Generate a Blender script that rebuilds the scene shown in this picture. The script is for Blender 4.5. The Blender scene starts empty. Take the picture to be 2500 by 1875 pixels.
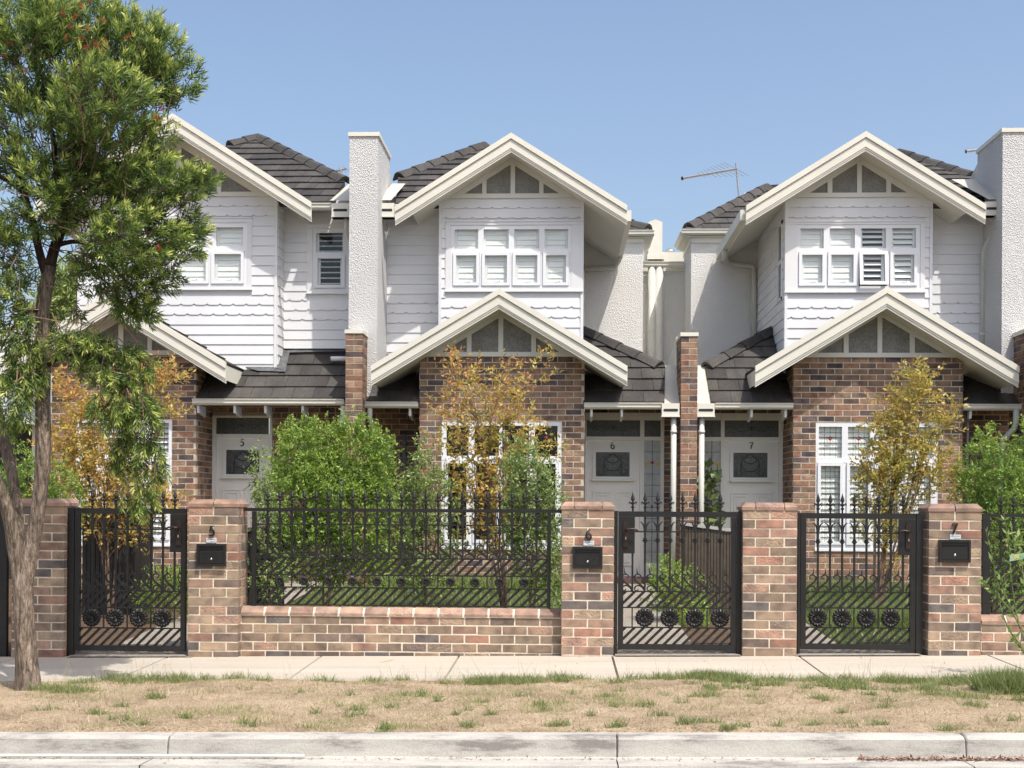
import bpy, math, random
import numpy as np
from mathutils import Vector, Matrix
random.seed(7); rng = np.random.default_rng(7)
sc = bpy.context.scene
COL = sc.collection
PI = math.pi
# ------------------------------------------------------------------ camera
FPX = 3108.0; PPX, PPY = 1250.0, 1232.0          # focal length and principal point in photo pixels (2500 wide)
YAW = math.atan(130/FPX); ROLL = 0.0058
CAM = Vector((0, 0, 1.43))
ROT = Matrix.Rotation(YAW, 3, 'Z') @ Matrix.Rotation(PI/2, 3, 'X') @ Matrix.Rotation(ROLL, 3, 'Z')
cd = bpy.data.cameras.new('camera'); cam = bpy.data.objects.new('camera', cd); COL.objects.link(cam)
cd.sensor_width = 36; cd.lens = FPX/2500*36; cd.shift_y = (PPY-937.5)/2500; cd.clip_start = .1; cd.clip_end = 3000
cam.matrix_world = Matrix.Translation(CAM) @ ROT.to_4x4(); sc.camera = cam
# ------------------------------------------------------------------ light
SUN = Vector((.74, -1, 2.25)).normalized()
wd = bpy.data.worlds.new('World'); sc.world = wd; wd.use_nodes = True
nt = wd.node_tree; nt.nodes.clear()
sky = nt.nodes.new('ShaderNodeTexSky'); sky.sky_type = 'NISHITA'; sky.sun_disc = False
sky.sun_elevation = math.asin(SUN.z); sky.sun_rotation = math.atan2(SUN.x, SUN.y)
sky.air_density = 1.0; sky.dust_density = 3.8; sky.ozone_density = 1.0
bg = nt.nodes.new('ShaderNodeBackground'); bg.inputs[1].default_value = .15
ow = nt.nodes.new('ShaderNodeOutputWorld')
nt.links.new(sky.outputs[0], bg.inputs[0]); nt.links.new(bg.outputs[0], ow.inputs[0])
sl = bpy.data.lights.new('sun', 'SUN'); sl.energy = 3.25; sl.angle = math.radians(.53); sl.color = (1, .955, .88)
so = bpy.data.objects.new('sun', sl); COL.objects.link(so); so.location = (8, -6, 20)
so.rotation_euler = SUN.to_track_quat('Z', 'Y').to_euler()
sc.view_settings.view_transform = 'Standard'; sc.view_settings.look = 'None'
sc.view_settings.exposure = .5; sc.view_settings.gamma = 1; sc.view_settings.use_curve_mapping = False
sc.cycles.max_bounces = 12; sc.cycles.diffuse_bounces = 6; sc.cycles.transparent_max_bounces = 16; sc.cycles.transmission_bounces = 6
# ------------------------------------------------------------------ projection helpers (survey the photo onto real planes)
def ray(px, py): return ROT @ Vector(((px-PPX)/FPX, (PPY-py)/FPX, -1))
def W(px, py, Y):
    r = ray(px, py); return CAM + r*((Y-CAM.y)/r.y)
def WP(px, py, pt, n):
    r = ray(px, py); return CAM + r*((pt-CAM).dot(n)/r.dot(n))
def rect(a, b, c, d, Y):
    """pixel box -> x0,x1,z0,z1 on plane Y"""
    x0 = (W(a, b, Y).x+W(a, d, Y).x)/2; x1 = (W(c, b, Y).x+W(c, d, Y).x)/2
    z1 = (W(a, b, Y).z+W(c, b, Y).z)/2; z0 = (W(a, d, Y).z+W(c, d, Y).z)/2
    return x0, x1, z0, z1
def WX(px, Y, py=900): return W(px, py, Y).x
def WZ(py, Y, px=1250): return W(px, py, Y).z
# ------------------------------------------------------------------ materials
def newmat(name):
    m = bpy.data.materials.new(name); m.use_nodes = True
    n = m.node_tree; b = n.nodes['Principled BSDF']; return m, n, b
def N(n, t, **k):
    x = n.nodes.new('ShaderNode'+t)
    for a, v in k.items():
        if isinstance(a, str) and a.startswith('i_'):
            key = a[2:]; key = int(key) if key.isdigit() else key.replace('_', ' ')
            x.inputs[key].default_value = v
        else: setattr(x, a, v)
    return x
def ramp(n, stops, interp='LINEAR'):
    r = n.nodes.new('ShaderNodeValToRGB'); r.color_ramp.interpolation = interp
    e = r.color_ramp.elements
    e[0].position, e[0].color = stops[0][0], (*stops[0][1], 1)
    e[1].position, e[1].color = stops[-1][0], (*stops[-1][1], 1)
    for p, c in stops[1:-1]:
        q = e.new(p); q.color = (*c, 1)
    return r
def scl(c, k): return tuple(min(1, v*k) for v in c)
def mat(name, col, rough=.6, var=.12, vs=2.5, bump=0, bs=60, spec=.5, metal=0, col2=None, stretch=None, fine=0, fs=150, dist=.01):
    m, n, b = newmat(name)
    geo = N(n, 'NewGeometry'); pos = geo.outputs['Position']
    if stretch:
        mp = N(n, 'Mapping'); mp.inputs['Scale'].default_value = stretch
        n.links.new(pos, mp.inputs['Vector']); pos = mp.outputs[0]
    no = N(n, 'TexNoise', i_Scale=vs, i_Detail=6, i_Roughness=.6); n.links.new(pos, no.inputs['Vector'])
    c2 = col2 or scl(col, 1-2*var)
    r = ramp(n, [(.3, c2), (.7, scl(col, 1+var*.4))]); n.links.new(no.outputs[0], r.inputs[0])
    out = r.outputs[0]
    if fine:
        nf = N(n, 'TexNoise', i_Scale=fs, i_Detail=3); n.links.new(pos, nf.inputs['Vector'])
        rf = ramp(n, [(.35, (1-fine,)*3), (.65, (1+fine*.3,)*3)]); n.links.new(nf.outputs[0], rf.inputs[0])
        mx = N(n, 'MixRGB', blend_type='MULTIPLY'); mx.inputs[0].default_value = 1
        n.links.new(out, mx.inputs[1]); n.links.new(rf.outputs[0], mx.inputs[2]); out = mx.outputs[0]
    n.links.new(out, b.inputs['Base Color'])
    b.inputs['Roughness'].default_value = rough; b.inputs['Metallic'].default_value = metal
    b.inputs['Specular IOR Level'].default_value = spec
    if bump:
        nb = N(n, 'TexNoise', i_Scale=bs, i_Detail=4); n.links.new(pos, nb.inputs['Vector'])
        bp = N(n, 'Bump', i_Strength=bump, i_Distance=dist); n.links.new(nb.outputs[0], bp.inputs['Height'])
        n.links.new(bp.outputs[0], b.inputs['Normal'])
    return m
def objvary(m, lo=.7, hi=1.25):
    n = m.node_tree; b = n.nodes['Principled BSDF']; l = b.inputs['Base Color'].links[0]; src = l.from_socket
    oi = N(n, 'ObjectInfo'); r = ramp(n, [(0, (lo,)*3), (1, (hi, hi, hi*.98))]); n.links.new(oi.outputs['Random'], r.inputs[0])
    mx = N(n, 'MixRGB', blend_type='MULTIPLY'); mx.inputs[0].default_value = 1
    n.links.new(src, mx.inputs[1]); n.links.new(r.outputs[0], mx.inputs[2]); n.links.new(mx.outputs[0], b.inputs['Base Color'])
def brickmat(name, stops, island=False, dark=1.0):
    m, n, b = newmat(name)
    geo = N(n, 'NewGeometry')
    if island: rnd = geo.outputs['Random Per Island']
    else:
        oi = N(n, 'ObjectInfo'); rnd = oi.outputs['Random']
    r = ramp(n, stops, 'CONSTANT'); n.links.new(rnd, r.inputs[0])
    no = N(n, 'TexNoise', i_Scale=9, i_Detail=5); n.links.new(geo.outputs['Position'], no.inputs['Vector'])
    rv = ramp(n, [(.3, (.62, .60, .60)), (.5, (.98, .96, .94)), (.68, (1.28, 1.22, 1.10))]); n.links.new(no.outputs[0], rv.inputs[0])
    mx = N(n, 'MixRGB', blend_type='MULTIPLY'); mx.inputs[0].default_value = 1
    n.links.new(r.outputs[0], mx.inputs[1]); n.links.new(rv.outputs[0], mx.inputs[2])
    # per brick shade shift
    mt = N(n, 'Math', operation='MULTIPLY'); mt.inputs[1].default_value = 37.7; n.links.new(rnd, mt.inputs[0])
    fr = N(n, 'Math', operation='FRACT'); n.links.new(mt.outputs[0], fr.inputs[0])
    rs = ramp(n, [(0, (.86*dark,)*3), (1, (1.30*dark,)*3)]); n.links.new(fr.outputs[0], rs.inputs[0])
    mx2 = N(n, 'MixRGB', blend_type='MULTIPLY'); mx2.inputs[0].default_value = 1
    n.links.new(mx.outputs[0], mx2.inputs[1]); n.links.new(rs.outputs[0], mx2.inputs[2])
    # sandy speckle
    nf = N(n, 'TexNoise', i_Scale=130, i_Detail=3); n.links.new(geo.outputs['Position'], nf.inputs['Vector'])
    rf = ramp(n, [(.66, (0, 0, 0)), (.74, (1, 1, 1))]); n.links.new(nf.outputs[0], rf.inputs[0])
    mx3 = N(n, 'MixRGB', blend_type='MIX'); mx3.inputs[2].default_value = (.46, .38, .29, 1)
    mk = N(n, 'Math', operation='MULTIPLY'); mk.inputs[1].default_value = .55; n.links.new(rf.outputs[0], mk.inputs[0])
    n.links.new(mk.outputs[0], mx3.inputs[0]); n.links.new(mx2.outputs[0], mx3.inputs[1])
    n.links.new(mx3.outputs[0], b.inputs['Base Color']); b.inputs['Roughness'].default_value = .85
    b.inputs['Specular IOR Level'].default_value = .25
    nb = N(n, 'TexNoise', i_Scale=45, i_Detail=5); n.links.new(geo.outputs['Position'], nb.inputs['Vector'])
    # some bricks are clinkers: far rougher
    gt = N(n, 'Math', operation='GREATER_THAN'); gt.inputs[1].default_value = .86; n.links.new(fr.outputs[0], gt.inputs[0])
    ms = N(n, 'Math', operation='MULTIPLY_ADD'); ms.inputs[1].default_value = .75; ms.inputs[2].default_value = .25; n.links.new(gt.outputs[0], ms.inputs[0])
    bp = N(n, 'Bump', i_Distance=.012); n.links.new(ms.outputs[0], bp.inputs['Strength']); n.links.new(nb.outputs[0], bp.inputs['Height'])
    n.links.new(bp.outputs[0], b.inputs['Normal'])
    return m
FB = [(0, (.30, .20, .15)), (.14, (.255, .19, .14)), (.32, (.29, .22, .16)), (.48, (.335, .21, .16)), (.56, (.225, .17, .13)), (.70, (.17, .13, .11)), (.80, (.32, .235, .17)), (.88, (.13, .115, .108)), (.95, (.31, .175, .13))]
HB = [(0, (.26, .145, .10)), (.16, (.235, .16, .115)), (.34, (.195, .13, .10)), (.50, (.29, .195, .14)), (.62, (.15, .105, .085)), (.73, (.085, .068, .07)), (.80, (.26, .165, .115)), (.93, (.12, .088, .09))]
M = {}
M['brick'] = brickmat('fence_brick', FB); M['brick_j'] = brickmat('fence_brick_joined', FB, True)
M['hbrick'] = brickmat('house_brick', HB); M['hbrick_j'] = brickmat('house_brick_joined', HB, True)
M['coping'] = brickmat('coping_brick', [(0, (.30, .20, .155)), (.3, (.27, .19, .15)), (.6, (.32, .22, .17)), (.85, (.24, .16, .13))])
M['mortar'] = mat('mortar', (.80, .71, .57), .95, .12, 14, .6, 120, .2)
M['hmortar'] = mat('house_mortar', (.60, .53, .42), .95, .15, 14, .6, 120, .2)
M['board'] = mat('white_weatherboard', (.735, .74, .755), .55, .045, 1.2, .04, 40, .35)
M['white'] = mat('white_window_paint', (.76, .77, .79), .4, .02, 2, 0, 40, .4)
M['cream'] = mat('cream_paint', (.72, .70, .61), .45, .04, 1.6, 0, 40, .4)
M['trim'] = mat('pale_gable_trim', (.68, .68, .62), .5, .03, 2, 0, 40, .35)
M['door'] = mat('door_paint', (.86, .845, .79), .45, .03, 2, 0, 40, .4)
M['tile'] = mat('dark_concrete_tile', (.07, .064, .060), .75, .22, 4, .35, 60, .35, stretch=(1, .3, .3), fine=.25, fs=60)
M['sheet'] = mat('cream_metal_sheet', (.56, .53, .45), .4, .05, 3, 0, 40, .4)
objvary(M['tile'], .72, 1.35); objvary(M['board'], .965, 1.02)
M['lead'] = mat('lead_flashing', (.17, .18, .19), .5, .3, 12, .3, 40, .5, metal=.4)
M['iron'] = mat('black_iron', (.014, .013, .0125), .42, .2, 8, .1, 80, .5)
M['bronze'] = mat('dark_bronze', (.05, .036, .03), .4, .2, 20, 0, 40, .5, metal=.5)
M['pvc'] = mat('pale_downpipe_paint', (.60, .60, .55), .4, .05, 3, 0, 40, .4)
M['greypipe'] = mat('grey_conduit', (.22, .22, .21), .5, .1, 5)
M['galv'] = mat('galvanised_metal', (.5, .5, .5), .35, .1, 8, metal=.8)
M['footpath'] = mat('pale_concrete', (.50, .445, .37), .85, .09, 1.3, .25, 90, .25, stretch=(.35, 2.6, 1), fine=.10, fs=70)
M['drive'] = mat('exposed_aggregate', (.36, .32, .27), .9, .12, 3, .6, 160, .3, fine=.5, fs=95)
M['soil'] = mat('garden_mulch', (.13, .085, .055), .95, .3, 20, .8, 60, .2)
M['turf'] = mat('turf_base', (.085, .10, .04), .95, .3, 9, .5, 60, .2)
M['mullion'] = mat('dark_leading', (.02, .02, .022), .5, .1)
M['slat'] = mat('shutter_white', (.84, .85, .84), .5, .02, 2)
M['panel'] = mat('grey_roughcast_panel', (.29, .29, .27), .9, .12, 5, 1.0, 55, .2, fine=.25, fs=45, dist=.012)
M['room'] = mat('dark_room', (.03, .03, .032), .9, .1)
M['bin'] = mat('dark_green_black_slats', (.035, .033, .03), .6, .1, 6)
M['binbrown'] = mat('brown_slats', (.085, .065, .045), .65, .2, 10)
M['bintop'] = mat('grey_lid', (.42, .40, .37), .6, .1)
M['asphalt'] = mat('asphalt', (.05, .05, .052), .9, .2, 40, .8, 150, .3)
M['number'] = mat('black_number', (.012, .012, .012), .4, .1)
M['red'] = mat('red_glass', (.35, .02, .03), .3, .05)
M['yellow'] = mat('yellow_glass', (.60, .45, .12), .3, .05)
M['sign'] = mat('sticker_white', (.62, .66, .68), .4, .05, 20)
M['signtext'] = mat('sticker_ink', (.03, .05, .10), .6, 0)
M['chrome'] = mat('chrome', (.7, .7, .7), .2, .02, metal=1)
M['yellowline'] = mat('yellow_chalk', (.65, .48, .06), .8, .1)
M['litter'] = mat('dry_leaf_litter', (.26, .12, .07), .9, .35, 40, col2=(.12, .06, .04))
M['stone'] = mat('bluestone_step', (.12, .07, .06), .8, .15, 10, .3, 60)

def roughcast(name, col, k=1.0):
    m, n, b = newmat(name)
    geo = N(n, 'NewGeometry')
    v = N(n, 'TexVoronoi', i_Scale=66.0); v.feature = 'F1'
    no = N(n, 'TexNoise', i_Scale=58, i_Detail=5, i_Roughness=.65)
    n2 = N(n, 'TexNoise', i_Scale=1.3, i_Detail=5)
    for q in (v, no, n2): n.links.new(geo.outputs['Position'], q.inputs['Vector'])
    ad = N(n, 'MixRGB', blend_type='MIX'); ad.inputs[0].default_value = .6
    n.links.new(v.outputs[0], ad.inputs[1]); n.links.new(no.outputs[0], ad.inputs[2])
    bp = N(n, 'Bump', i_Strength=1.0*k, i_Distance=.04); n.links.new(ad.outputs[0], bp.inputs['Height'])
    n.links.new(bp.outputs[0], b.inputs['Normal'])
    r = ramp(n, [(.3, scl(col, .9)), (.7, col)]); n.links.new(n2.outputs[0], r.inputs[0])
    n.links.new(r.outputs[0], b.inputs['Base Color']); b.inputs['Roughness'].default_value = .9
    b.inputs['Specular IOR Level'].default_value = .2
    return m
M['rough'] = roughcast('white_roughcast', (.72, .72, .71))
M['roughw'] = roughcast('cream_roughcast', (.84, .83, .79), .8)

def glassmat(name, tint, refl=.12, rough=.02):
    m, n, b = newmat(name); n.nodes.remove(b)
    out = n.nodes['Material Output']
    tr = N(n, 'BsdfTransparent'); tr.inputs[0].default_value = (*tint, 1)
    gl = N(n, 'BsdfGlossy'); gl.inputs['Roughness'].default_value = rough; gl.inputs[0].default_value = (1, 1, 1, 1)
    fr = N(n, 'Fresnel', i_IOR=1.38)
    ad = N(n, 'Math', operation='ADD'); ad.inputs[1].default_value = refl; n.links.new(fr.outputs[0], ad.inputs[0])
    mx = N(n, 'MixShader'); gg = N(n, 'NewGeometry'); iv = N(n, 'Math', operation='SUBTRACT'); iv.inputs[0].default_value = 1; n.links.new(gg.outputs['Backfacing'], iv.inputs[1])
    mq = N(n, 'Math', operation='MULTIPLY'); n.links.new(ad.outputs[0], mq.inputs[0]); n.links.new(iv.outputs[0], mq.inputs[1]); n.links.new(mq.outputs[0], mx.inputs[0]); n.links.new(tr.outputs[0], mx.inputs[1]); n.links.new(gl.outputs[0], mx.inputs[2])
    n.links.new(mx.outputs[0], out.inputs['Surface'])
    return m
M['glass'] = glassmat('window_glass', (.96, .97, .96), .02)
M['darkglass'] = mat('textured_dark_glass', (.095, .10, .09), .25, .35, 40, .5, 90, .6)
M['midglass'] = mat('textured_grey_glass', (.16, .165, .155), .3, .2, 40, .4, 90, .5)
M['paleglass'] = mat('obscure_pale_glass', (.50, .52, .50), .3, .1, 12, .3, 60, .6)

def leafmat(name, stops, trans=.3, rough=.45, spec=.4):
    m, n, b = newmat(name)
    at = N(n, 'Attribute', attribute_name='tint')
    r = ramp(n, stops); n.links.new(at.outputs['Fac'], r.inputs[0])
    n.links.new(r.outputs[0], b.inputs['Base Color']); b.inputs['Roughness'].default_value = rough
    b.inputs['Specular IOR Level'].default_value = spec
    tl = N(n, 'BsdfTranslucent'); 
    hs = N(n, 'HueSaturation'); hs.inputs['Value'].default_value = 1.5; hs.inputs['Saturation'].default_value = .95
    n.links.new(r.outputs[0], hs.inputs['Color']); n.links.new(hs.outputs[0], tl.inputs[0])
    mx = N(n, 'MixShader'); mx.inputs[0].default_value = trans
    out = n.nodes['Material Output']
    n.links.new(b.outputs[0], mx.inputs[1]); n.links.new(tl.outputs[0], mx.inputs[2]); n.links.new(mx.outputs[0], out.inputs['Surface'])
    return m
M['bbleaf'] = leafmat('bottlebrush_leaf', [(0, (.05, .09, .025)), (.4, (.11, .175, .04)), (.7, (.25, .33, .07)), (1, (.58, .62, .17))], .34)
M['bbflower'] = leafmat('bottlebrush_flower', [(0, (.28, .05, .03)), (1, (.45, .10, .05))], .2)
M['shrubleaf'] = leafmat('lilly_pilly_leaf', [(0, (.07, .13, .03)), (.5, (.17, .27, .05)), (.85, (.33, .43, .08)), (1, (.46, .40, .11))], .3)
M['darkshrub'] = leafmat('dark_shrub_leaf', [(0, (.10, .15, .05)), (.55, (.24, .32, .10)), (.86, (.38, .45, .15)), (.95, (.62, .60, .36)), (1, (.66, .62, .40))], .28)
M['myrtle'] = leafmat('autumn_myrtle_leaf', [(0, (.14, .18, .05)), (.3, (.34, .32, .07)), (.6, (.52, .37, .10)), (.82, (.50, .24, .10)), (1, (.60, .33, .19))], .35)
M['lemon'] = leafmat('lemon_leaf', [(0, (.12, .24, .05)), (1, (.36, .46, .15))], .35)
M['grass'] = leafmat('green_grass', [(0, (.13, .18, .055)), (.6, (.25, .30, .11)), (1, (.46, .40, .22))], .35)
M['lawngrass'] = leafmat('lawn_grass', [(0, (.08, .13, .035)), (.5, (.17, .24, .065)), (1, (.32, .36, .13))], .3)
M['straw'] = leafmat('dry_grass', [(0, (.15, .11, .07)), (.35, (.32, .245, .16)), (.75, (.45, .355, .24)), (1, (.62, .51, .36))], .15)
M['bark'] = mat('brown_bark', (.33, .26, .20), .9, .28, 5, 1.0, 16, .15, stretch=(3, 3, .55), fine=.5, fs=18, dist=.05)
M['twig'] = mat('twig_bark', (.24, .16, .11), .9, .25, 12, .5, 60, .2)
M['darkbark'] = mat('dark_bark', (.085, .055, .042), .9, .3, 9, 1.0, 30, .2, stretch=(4, 4, .7), dist=.02)

def kerbmat():
    m, n, b = newmat('weathered_kerb_concrete')
    geo = N(n, 'NewGeometry')
    mp = N(n, 'Mapping'); mp.inputs['Scale'].default_value = (1.1, 3, 5); n.links.new(geo.outputs['Position'], mp.inputs['Vector'])
    a = N(n, 'TexNoise', i_Scale=1.5, i_Detail=9, i_Roughness=.7); n.links.new(mp.outputs[0], a.inputs['Vector'])
    r = ramp(n, [(.37, (.23, .215, .195)), (.45, (.38, .36, .325)), (.56, (.46, .44, .395)), (.75, (.495, .475, .425))]); n.links.new(a.outputs[0], r.inputs[0])
    f = N(n, 'TexNoise', i_Scale=110, i_Detail=3); n.links.new(geo.outputs['Position'], f.inputs['Vector'])
    rf = ramp(n, [(.35, (.86,)*3), (.6, (1.04,)*3)]); n.links.new(f.outputs[0], rf.inputs[0])
    mx = N(n, 'MixRGB', blend_type='MULTIPLY'); mx.inputs[0].default_value = 1
    n.links.new(r.outputs[0], mx.inputs[1]); n.links.new(rf.outputs[0], mx.inputs[2])
    n.links.new(mx.outputs[0], b.inputs['Base Color']); b.inputs['Roughness'].default_value = .9; b.inputs['Specular IOR Level'].default_value = .2
    bp = N(n, 'Bump', i_Strength=.35, i_Distance=.006); n.links.new(f.outputs[0], bp.inputs['Height']); n.links.new(bp.outputs[0], b.inputs['Normal'])
    return m
M['kerb'] = kerbmat()
def vergemat():
    m, n, b = newmat('dry_verge_soil')
    geo = N(n, 'NewGeometry')
    a = N(n, 'TexNoise', i_Scale=2.4, i_Detail=9, i_Roughness=.72); c = N(n, 'TexNoise', i_Scale=60, i_Detail=6, i_Roughness=.75)
    for q in (a, c): n.links.new(geo.outputs['Position'], q.inputs['Vector'])
    r = ramp(n, [(.32, (.25, .19, .125)), (.5, (.395, .305, .208)), (.68, (.49, .39, .275))]); n.links.new(a.outputs[0], r.inputs[0])
    r2 = ramp(n, [(.34, (.42, .38, .33)), (.48, (.95, .95, .95)), (.66, (1.3, 1.27, 1.2))]); n.links.new(c.outputs[0], r2.inputs[0])
    mx = N(n, 'MixRGB', blend_type='MULTIPLY'); mx.inputs[0].default_value = 1
    n.links.new(r.outputs[0], mx.inputs[1]); n.links.new(r2.outputs[0], mx.inputs[2])
    n.links.new(mx.outputs[0], b.inputs['Base Color']); b.inputs['Roughness'].default_value = .95; b.inputs['Specular IOR Level'].default_value = .1
    bp = N(n, 'Bump', i_Strength=.8, i_Distance=.02); n.links.new(c.outputs[0], bp.inputs['Height']); n.links.new(bp.outputs[0], b.inputs['Normal'])
    return m
M['verge'] = vergemat()
# ------------------------------------------------------------------ object helpers
WO = {}                       # world origin of each object (no rotations in parents)
def thing(name, label, cat, loc, group=None):
    o = bpy.data.objects.new(name, None); COL.objects.link(o); o.empty_display_size = .2
    o.location = loc; WO[o] = Vector(loc); o['label'] = label; o['category'] = cat
    if group: o['group'] = group
    return o
def tag(o, label=None, cat=None, group=None, kind=None):
    if label: o['label'] = label
    if cat: o['category'] = cat
    if group: o['group'] = group
    if kind: o['kind'] = kind
    return o
def link(ob, parent, world):
    COL.objects.link(ob); world = Vector(world); WO[ob] = world
    if parent is not None:
        ob.parent = parent; ob.location = world-WO[parent]
    else: ob.location = world
    return ob
def shared(name, me, parent, world, scale=None, rot=None):
    ob = bpy.data.objects.new(name, me); link(ob, parent, world)
    if scale: ob.scale = scale
    if rot: ob.rotation_euler = rot
    return ob
class MB:
    """collects geometry in a local frame: u along the wall, n towards the viewer of that wall, z up"""
    def __init__(s, O=(0, 0, 0), U=(1, 0, 0), Nn=(0, -1, 0)):
        s.O = Vector(O); s.U = Vector(U); s.N = Vector(Nn); s.v = []; s.f = []
        s.flip = s.U.cross(s.N).z < 0
    def pt(s, u, n, z): return s.O+s.U*u+s.N*n+Vector((0, 0, z))
    def add(s, vs, fs):
        k = len(s.v); s.v += [s.pt(*q) for q in vs]
        s.f += [tuple(k+i for i in (reversed(f) if s.flip else f)) for f in fs]; return s
    def box(s, u0, u1, n0, n1, z0, z1):
        if u0 > u1: u0, u1 = u1, u0
        if n0 > n1: n0, n1 = n1, n0
        if z0 > z1: z0, z1 = z1, z0
        return s.add([(u0, n0, z0), (u1, n0, z0), (u1, n1, z0), (u0, n1, z0), (u0, n0, z1), (u1, n0, z1), (u1, n1, z1), (u0, n1, z1)],
                     [(0, 3, 2, 1), (4, 5, 6, 7), (0, 1, 5, 4), (1, 2, 6, 5), (2, 3, 7, 6), (3, 0, 4, 7)])
    def prism(s, poly, n0, n1):
        """poly in (u,z), extruded n0..n1"""
        if n0 > n1: n0, n1 = n1, n0
        a = sum(poly[i][0]*poly[(i+1) % len(poly)][1]-poly[(i+1) % len(poly)][0]*poly[i][1] for i in range(len(poly)))
        if a < 0: poly = poly[::-1]
        k = len(poly)
        vs = [(p[0], n0, p[1]) for p in poly]+[(p[0], n1, p[1]) for p in poly]
        fs = [tuple(range(k)), tuple(reversed(range(k, 2*k)))]+[(i, i+k, (i+1) % k+k, (i+1) % k) for i in range(k)]
        return s.add(vs, fs)
    def ext(s, prof, ends):
        """prof = list of (n,z); ends = [(u, dz)...] sections along u"""
        k = len(prof); vs = []
        for u, dz in ends: vs += [(u, p[0], p[1]+dz) for p in prof]
        fs = [tuple(reversed(range(k))), tuple(range(len(vs)-k, len(vs)))]
        for j in range(len(ends)-1):
            for i in range(k):
                a, b = j*k+i, j*k+(i+1) % k; fs.append((a, b, b+k, a+k))
        return s.add(vs, fs)
    def tube(s, pts, rad, n=8, cap=True):
        P = [s.pt(*p) for p in pts]; return s.wtube(P, rad, n, cap)
    def wtube(s, P, rad, n=8, cap=True, jit=0):
        P = [Vector(p) for p in P]
        if not hasattr(rad, '__len__'): rad = [rad]*len(P)
        k = len(s.v); ref = None
        for i, p in enumerate(P):
            d = (P[min(i+1, len(P)-1)]-P[max(i-1, 0)]).normalized()
            if ref is None: ref = d.orthogonal().normalized()
            a = (ref-d*ref.dot(d)).normalized(); ref = a; b = d.cross(a)
            for j in range(n):
                t = 2*PI*j/n; r = rad[i]*(1+(random.uniform(-jit, jit) if jit else 0))
                s.v.append(p+a*(math.cos(t)*r)+b*(math.sin(t)*r))
        for i in range(len(P)-1):
            for j in range(n):
                s.f.append((k+i*n+j, k+i*n+(j+1) % n, k+(i+1)*n+(j+1) % n, k+(i+1)*n+j))
        if cap:
            s.f.append(tuple(k+j for j in reversed(range(n)))); s.f.append(tuple(k+(len(P)-1)*n+j for j in range(n)))
        return s
    def lathe(s, prof, c, n=10):
        """vertical-axis lathe; prof (r,z)"""
        vs = []
        for r, z in prof: vs += [(c[0]+r*math.cos(2*PI*j/n), c[1]+r*math.sin(2*PI*j/n), c[2]+z) for j in range(n)]
        fs = []
        for i in range(len(prof)-1):
            for j in range(n): fs.append((i*n+j, i*n+(j+1) % n, (i+1)*n+(j+1) % n, (i+1)*n+j))
        fs += [tuple(reversed(range(n))), tuple(range(len(vs)-n, len(vs)))]
        return s.add(vs, fs)
    def dome(s, c, r, h, n=10, rings=3):
        """bulge facing +n"""
        vs = []
        for i in range(rings):
            t = i/rings*PI/2
            vs += [(c[0]+r*math.cos(t)*math.cos(2*PI*j/n), c[1]+h*math.sin(t), c[2]+r*math.cos(t)*math.sin(2*PI*j/n)) for j in range(n)]
        vs.append((c[0], c[1]+h, c[2])); fs = []
        for i in range(rings-1):
            for j in range(n): fs.append((i*n+j, i*n+(j+1) % n, (i+1)*n+(j+1) % n, (i+1)*n+j))
        for j in range(n): fs.append(((rings-1)*n+j, (rings-1)*n+(j+1) % n, rings*n))
        return s.add(vs, fs)
    def ribbon(s, pts, wid, n0, n1):
        """flat plate stroke in the (u,z) plane with varying width"""
        k = len(pts)
        if not hasattr(wid, '__len__'): wid = [wid]*k
        L, R = [], []
        for i in range(k):
            a = pts[max(i-1, 0)]; b = pts[min(i+1, k-1)]
            dx, dz = b[0]-a[0], b[1]-a[1]; l = math.hypot(dx, dz) or 1
            ox, oz = -dz/l*wid[i]/2, dx/l*wid[i]/2
            L.append((pts[i][0]+ox, pts[i][1]+oz)); R.append((pts[i][0]-ox, pts[i][1]-oz))
        vs = []
        for i in range(k): vs += [(L[i][0], n0, L[i][1]), (R[i][0], n0, R[i][1]), (R[i][0], n1, R[i][1]), (L[i][0], n1, L[i][1])]
        fs = [(0, 1, 2, 3), (4*k-1, 4*k-2, 4*k-3, 4*k-4)]
        for i in range(k-1):
            for j in range(4): fs.append((i*4+j, i*4+4+j, i*4+4+(j+1) % 4, i*4+(j+1) % 4))
        return s.add(vs, fs)
    def mesh(s, name, m, center=None, smooth=False):
        c = Vector(center) if center is not None else sum((Vector((min(p[i] for p in s.v)+max(p[i] for p in s.v), 0, 0)).x/2*Vector([1 if j == i else 0 for j in range(3)]) for i in range(3)), Vector())
        me = bpy.data.meshes.new(name); me.from_pydata([tuple(p-c) for p in s.v], [], s.f)
        me.materials.append(m)
        if smooth: me.shade_smooth()
        return me, c
    def build(s, name, m, parent=None, center=None, smooth=False):
        if not s.v: return None
        me, c = s.mesh(name, m, center, smooth)
        return shared(name, me, parent, c)
def front(Y): return MB((0, Y, 0))
def bez(pts, n=8):
    """catmull-rom through points"""
    out = []; P = [pts[0]]+list(pts)+[pts[-1]]
    for i in range(1, len(P)-2):
        for k in range(n):
            t = k/n; q = []
            for d in range(len(P[0])):
                a, b, c, e = P[i-1][d], P[i][d], P[i+1][d], P[i+2][d]
                q.append(.5*((2*b)+(-a+c)*t+(2*a-5*b+4*c-e)*t*t+(-a+3*b-3*c+e)*t**3))
            out.append(tuple(q))
    out.append(tuple(pts[-1])); return out
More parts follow.
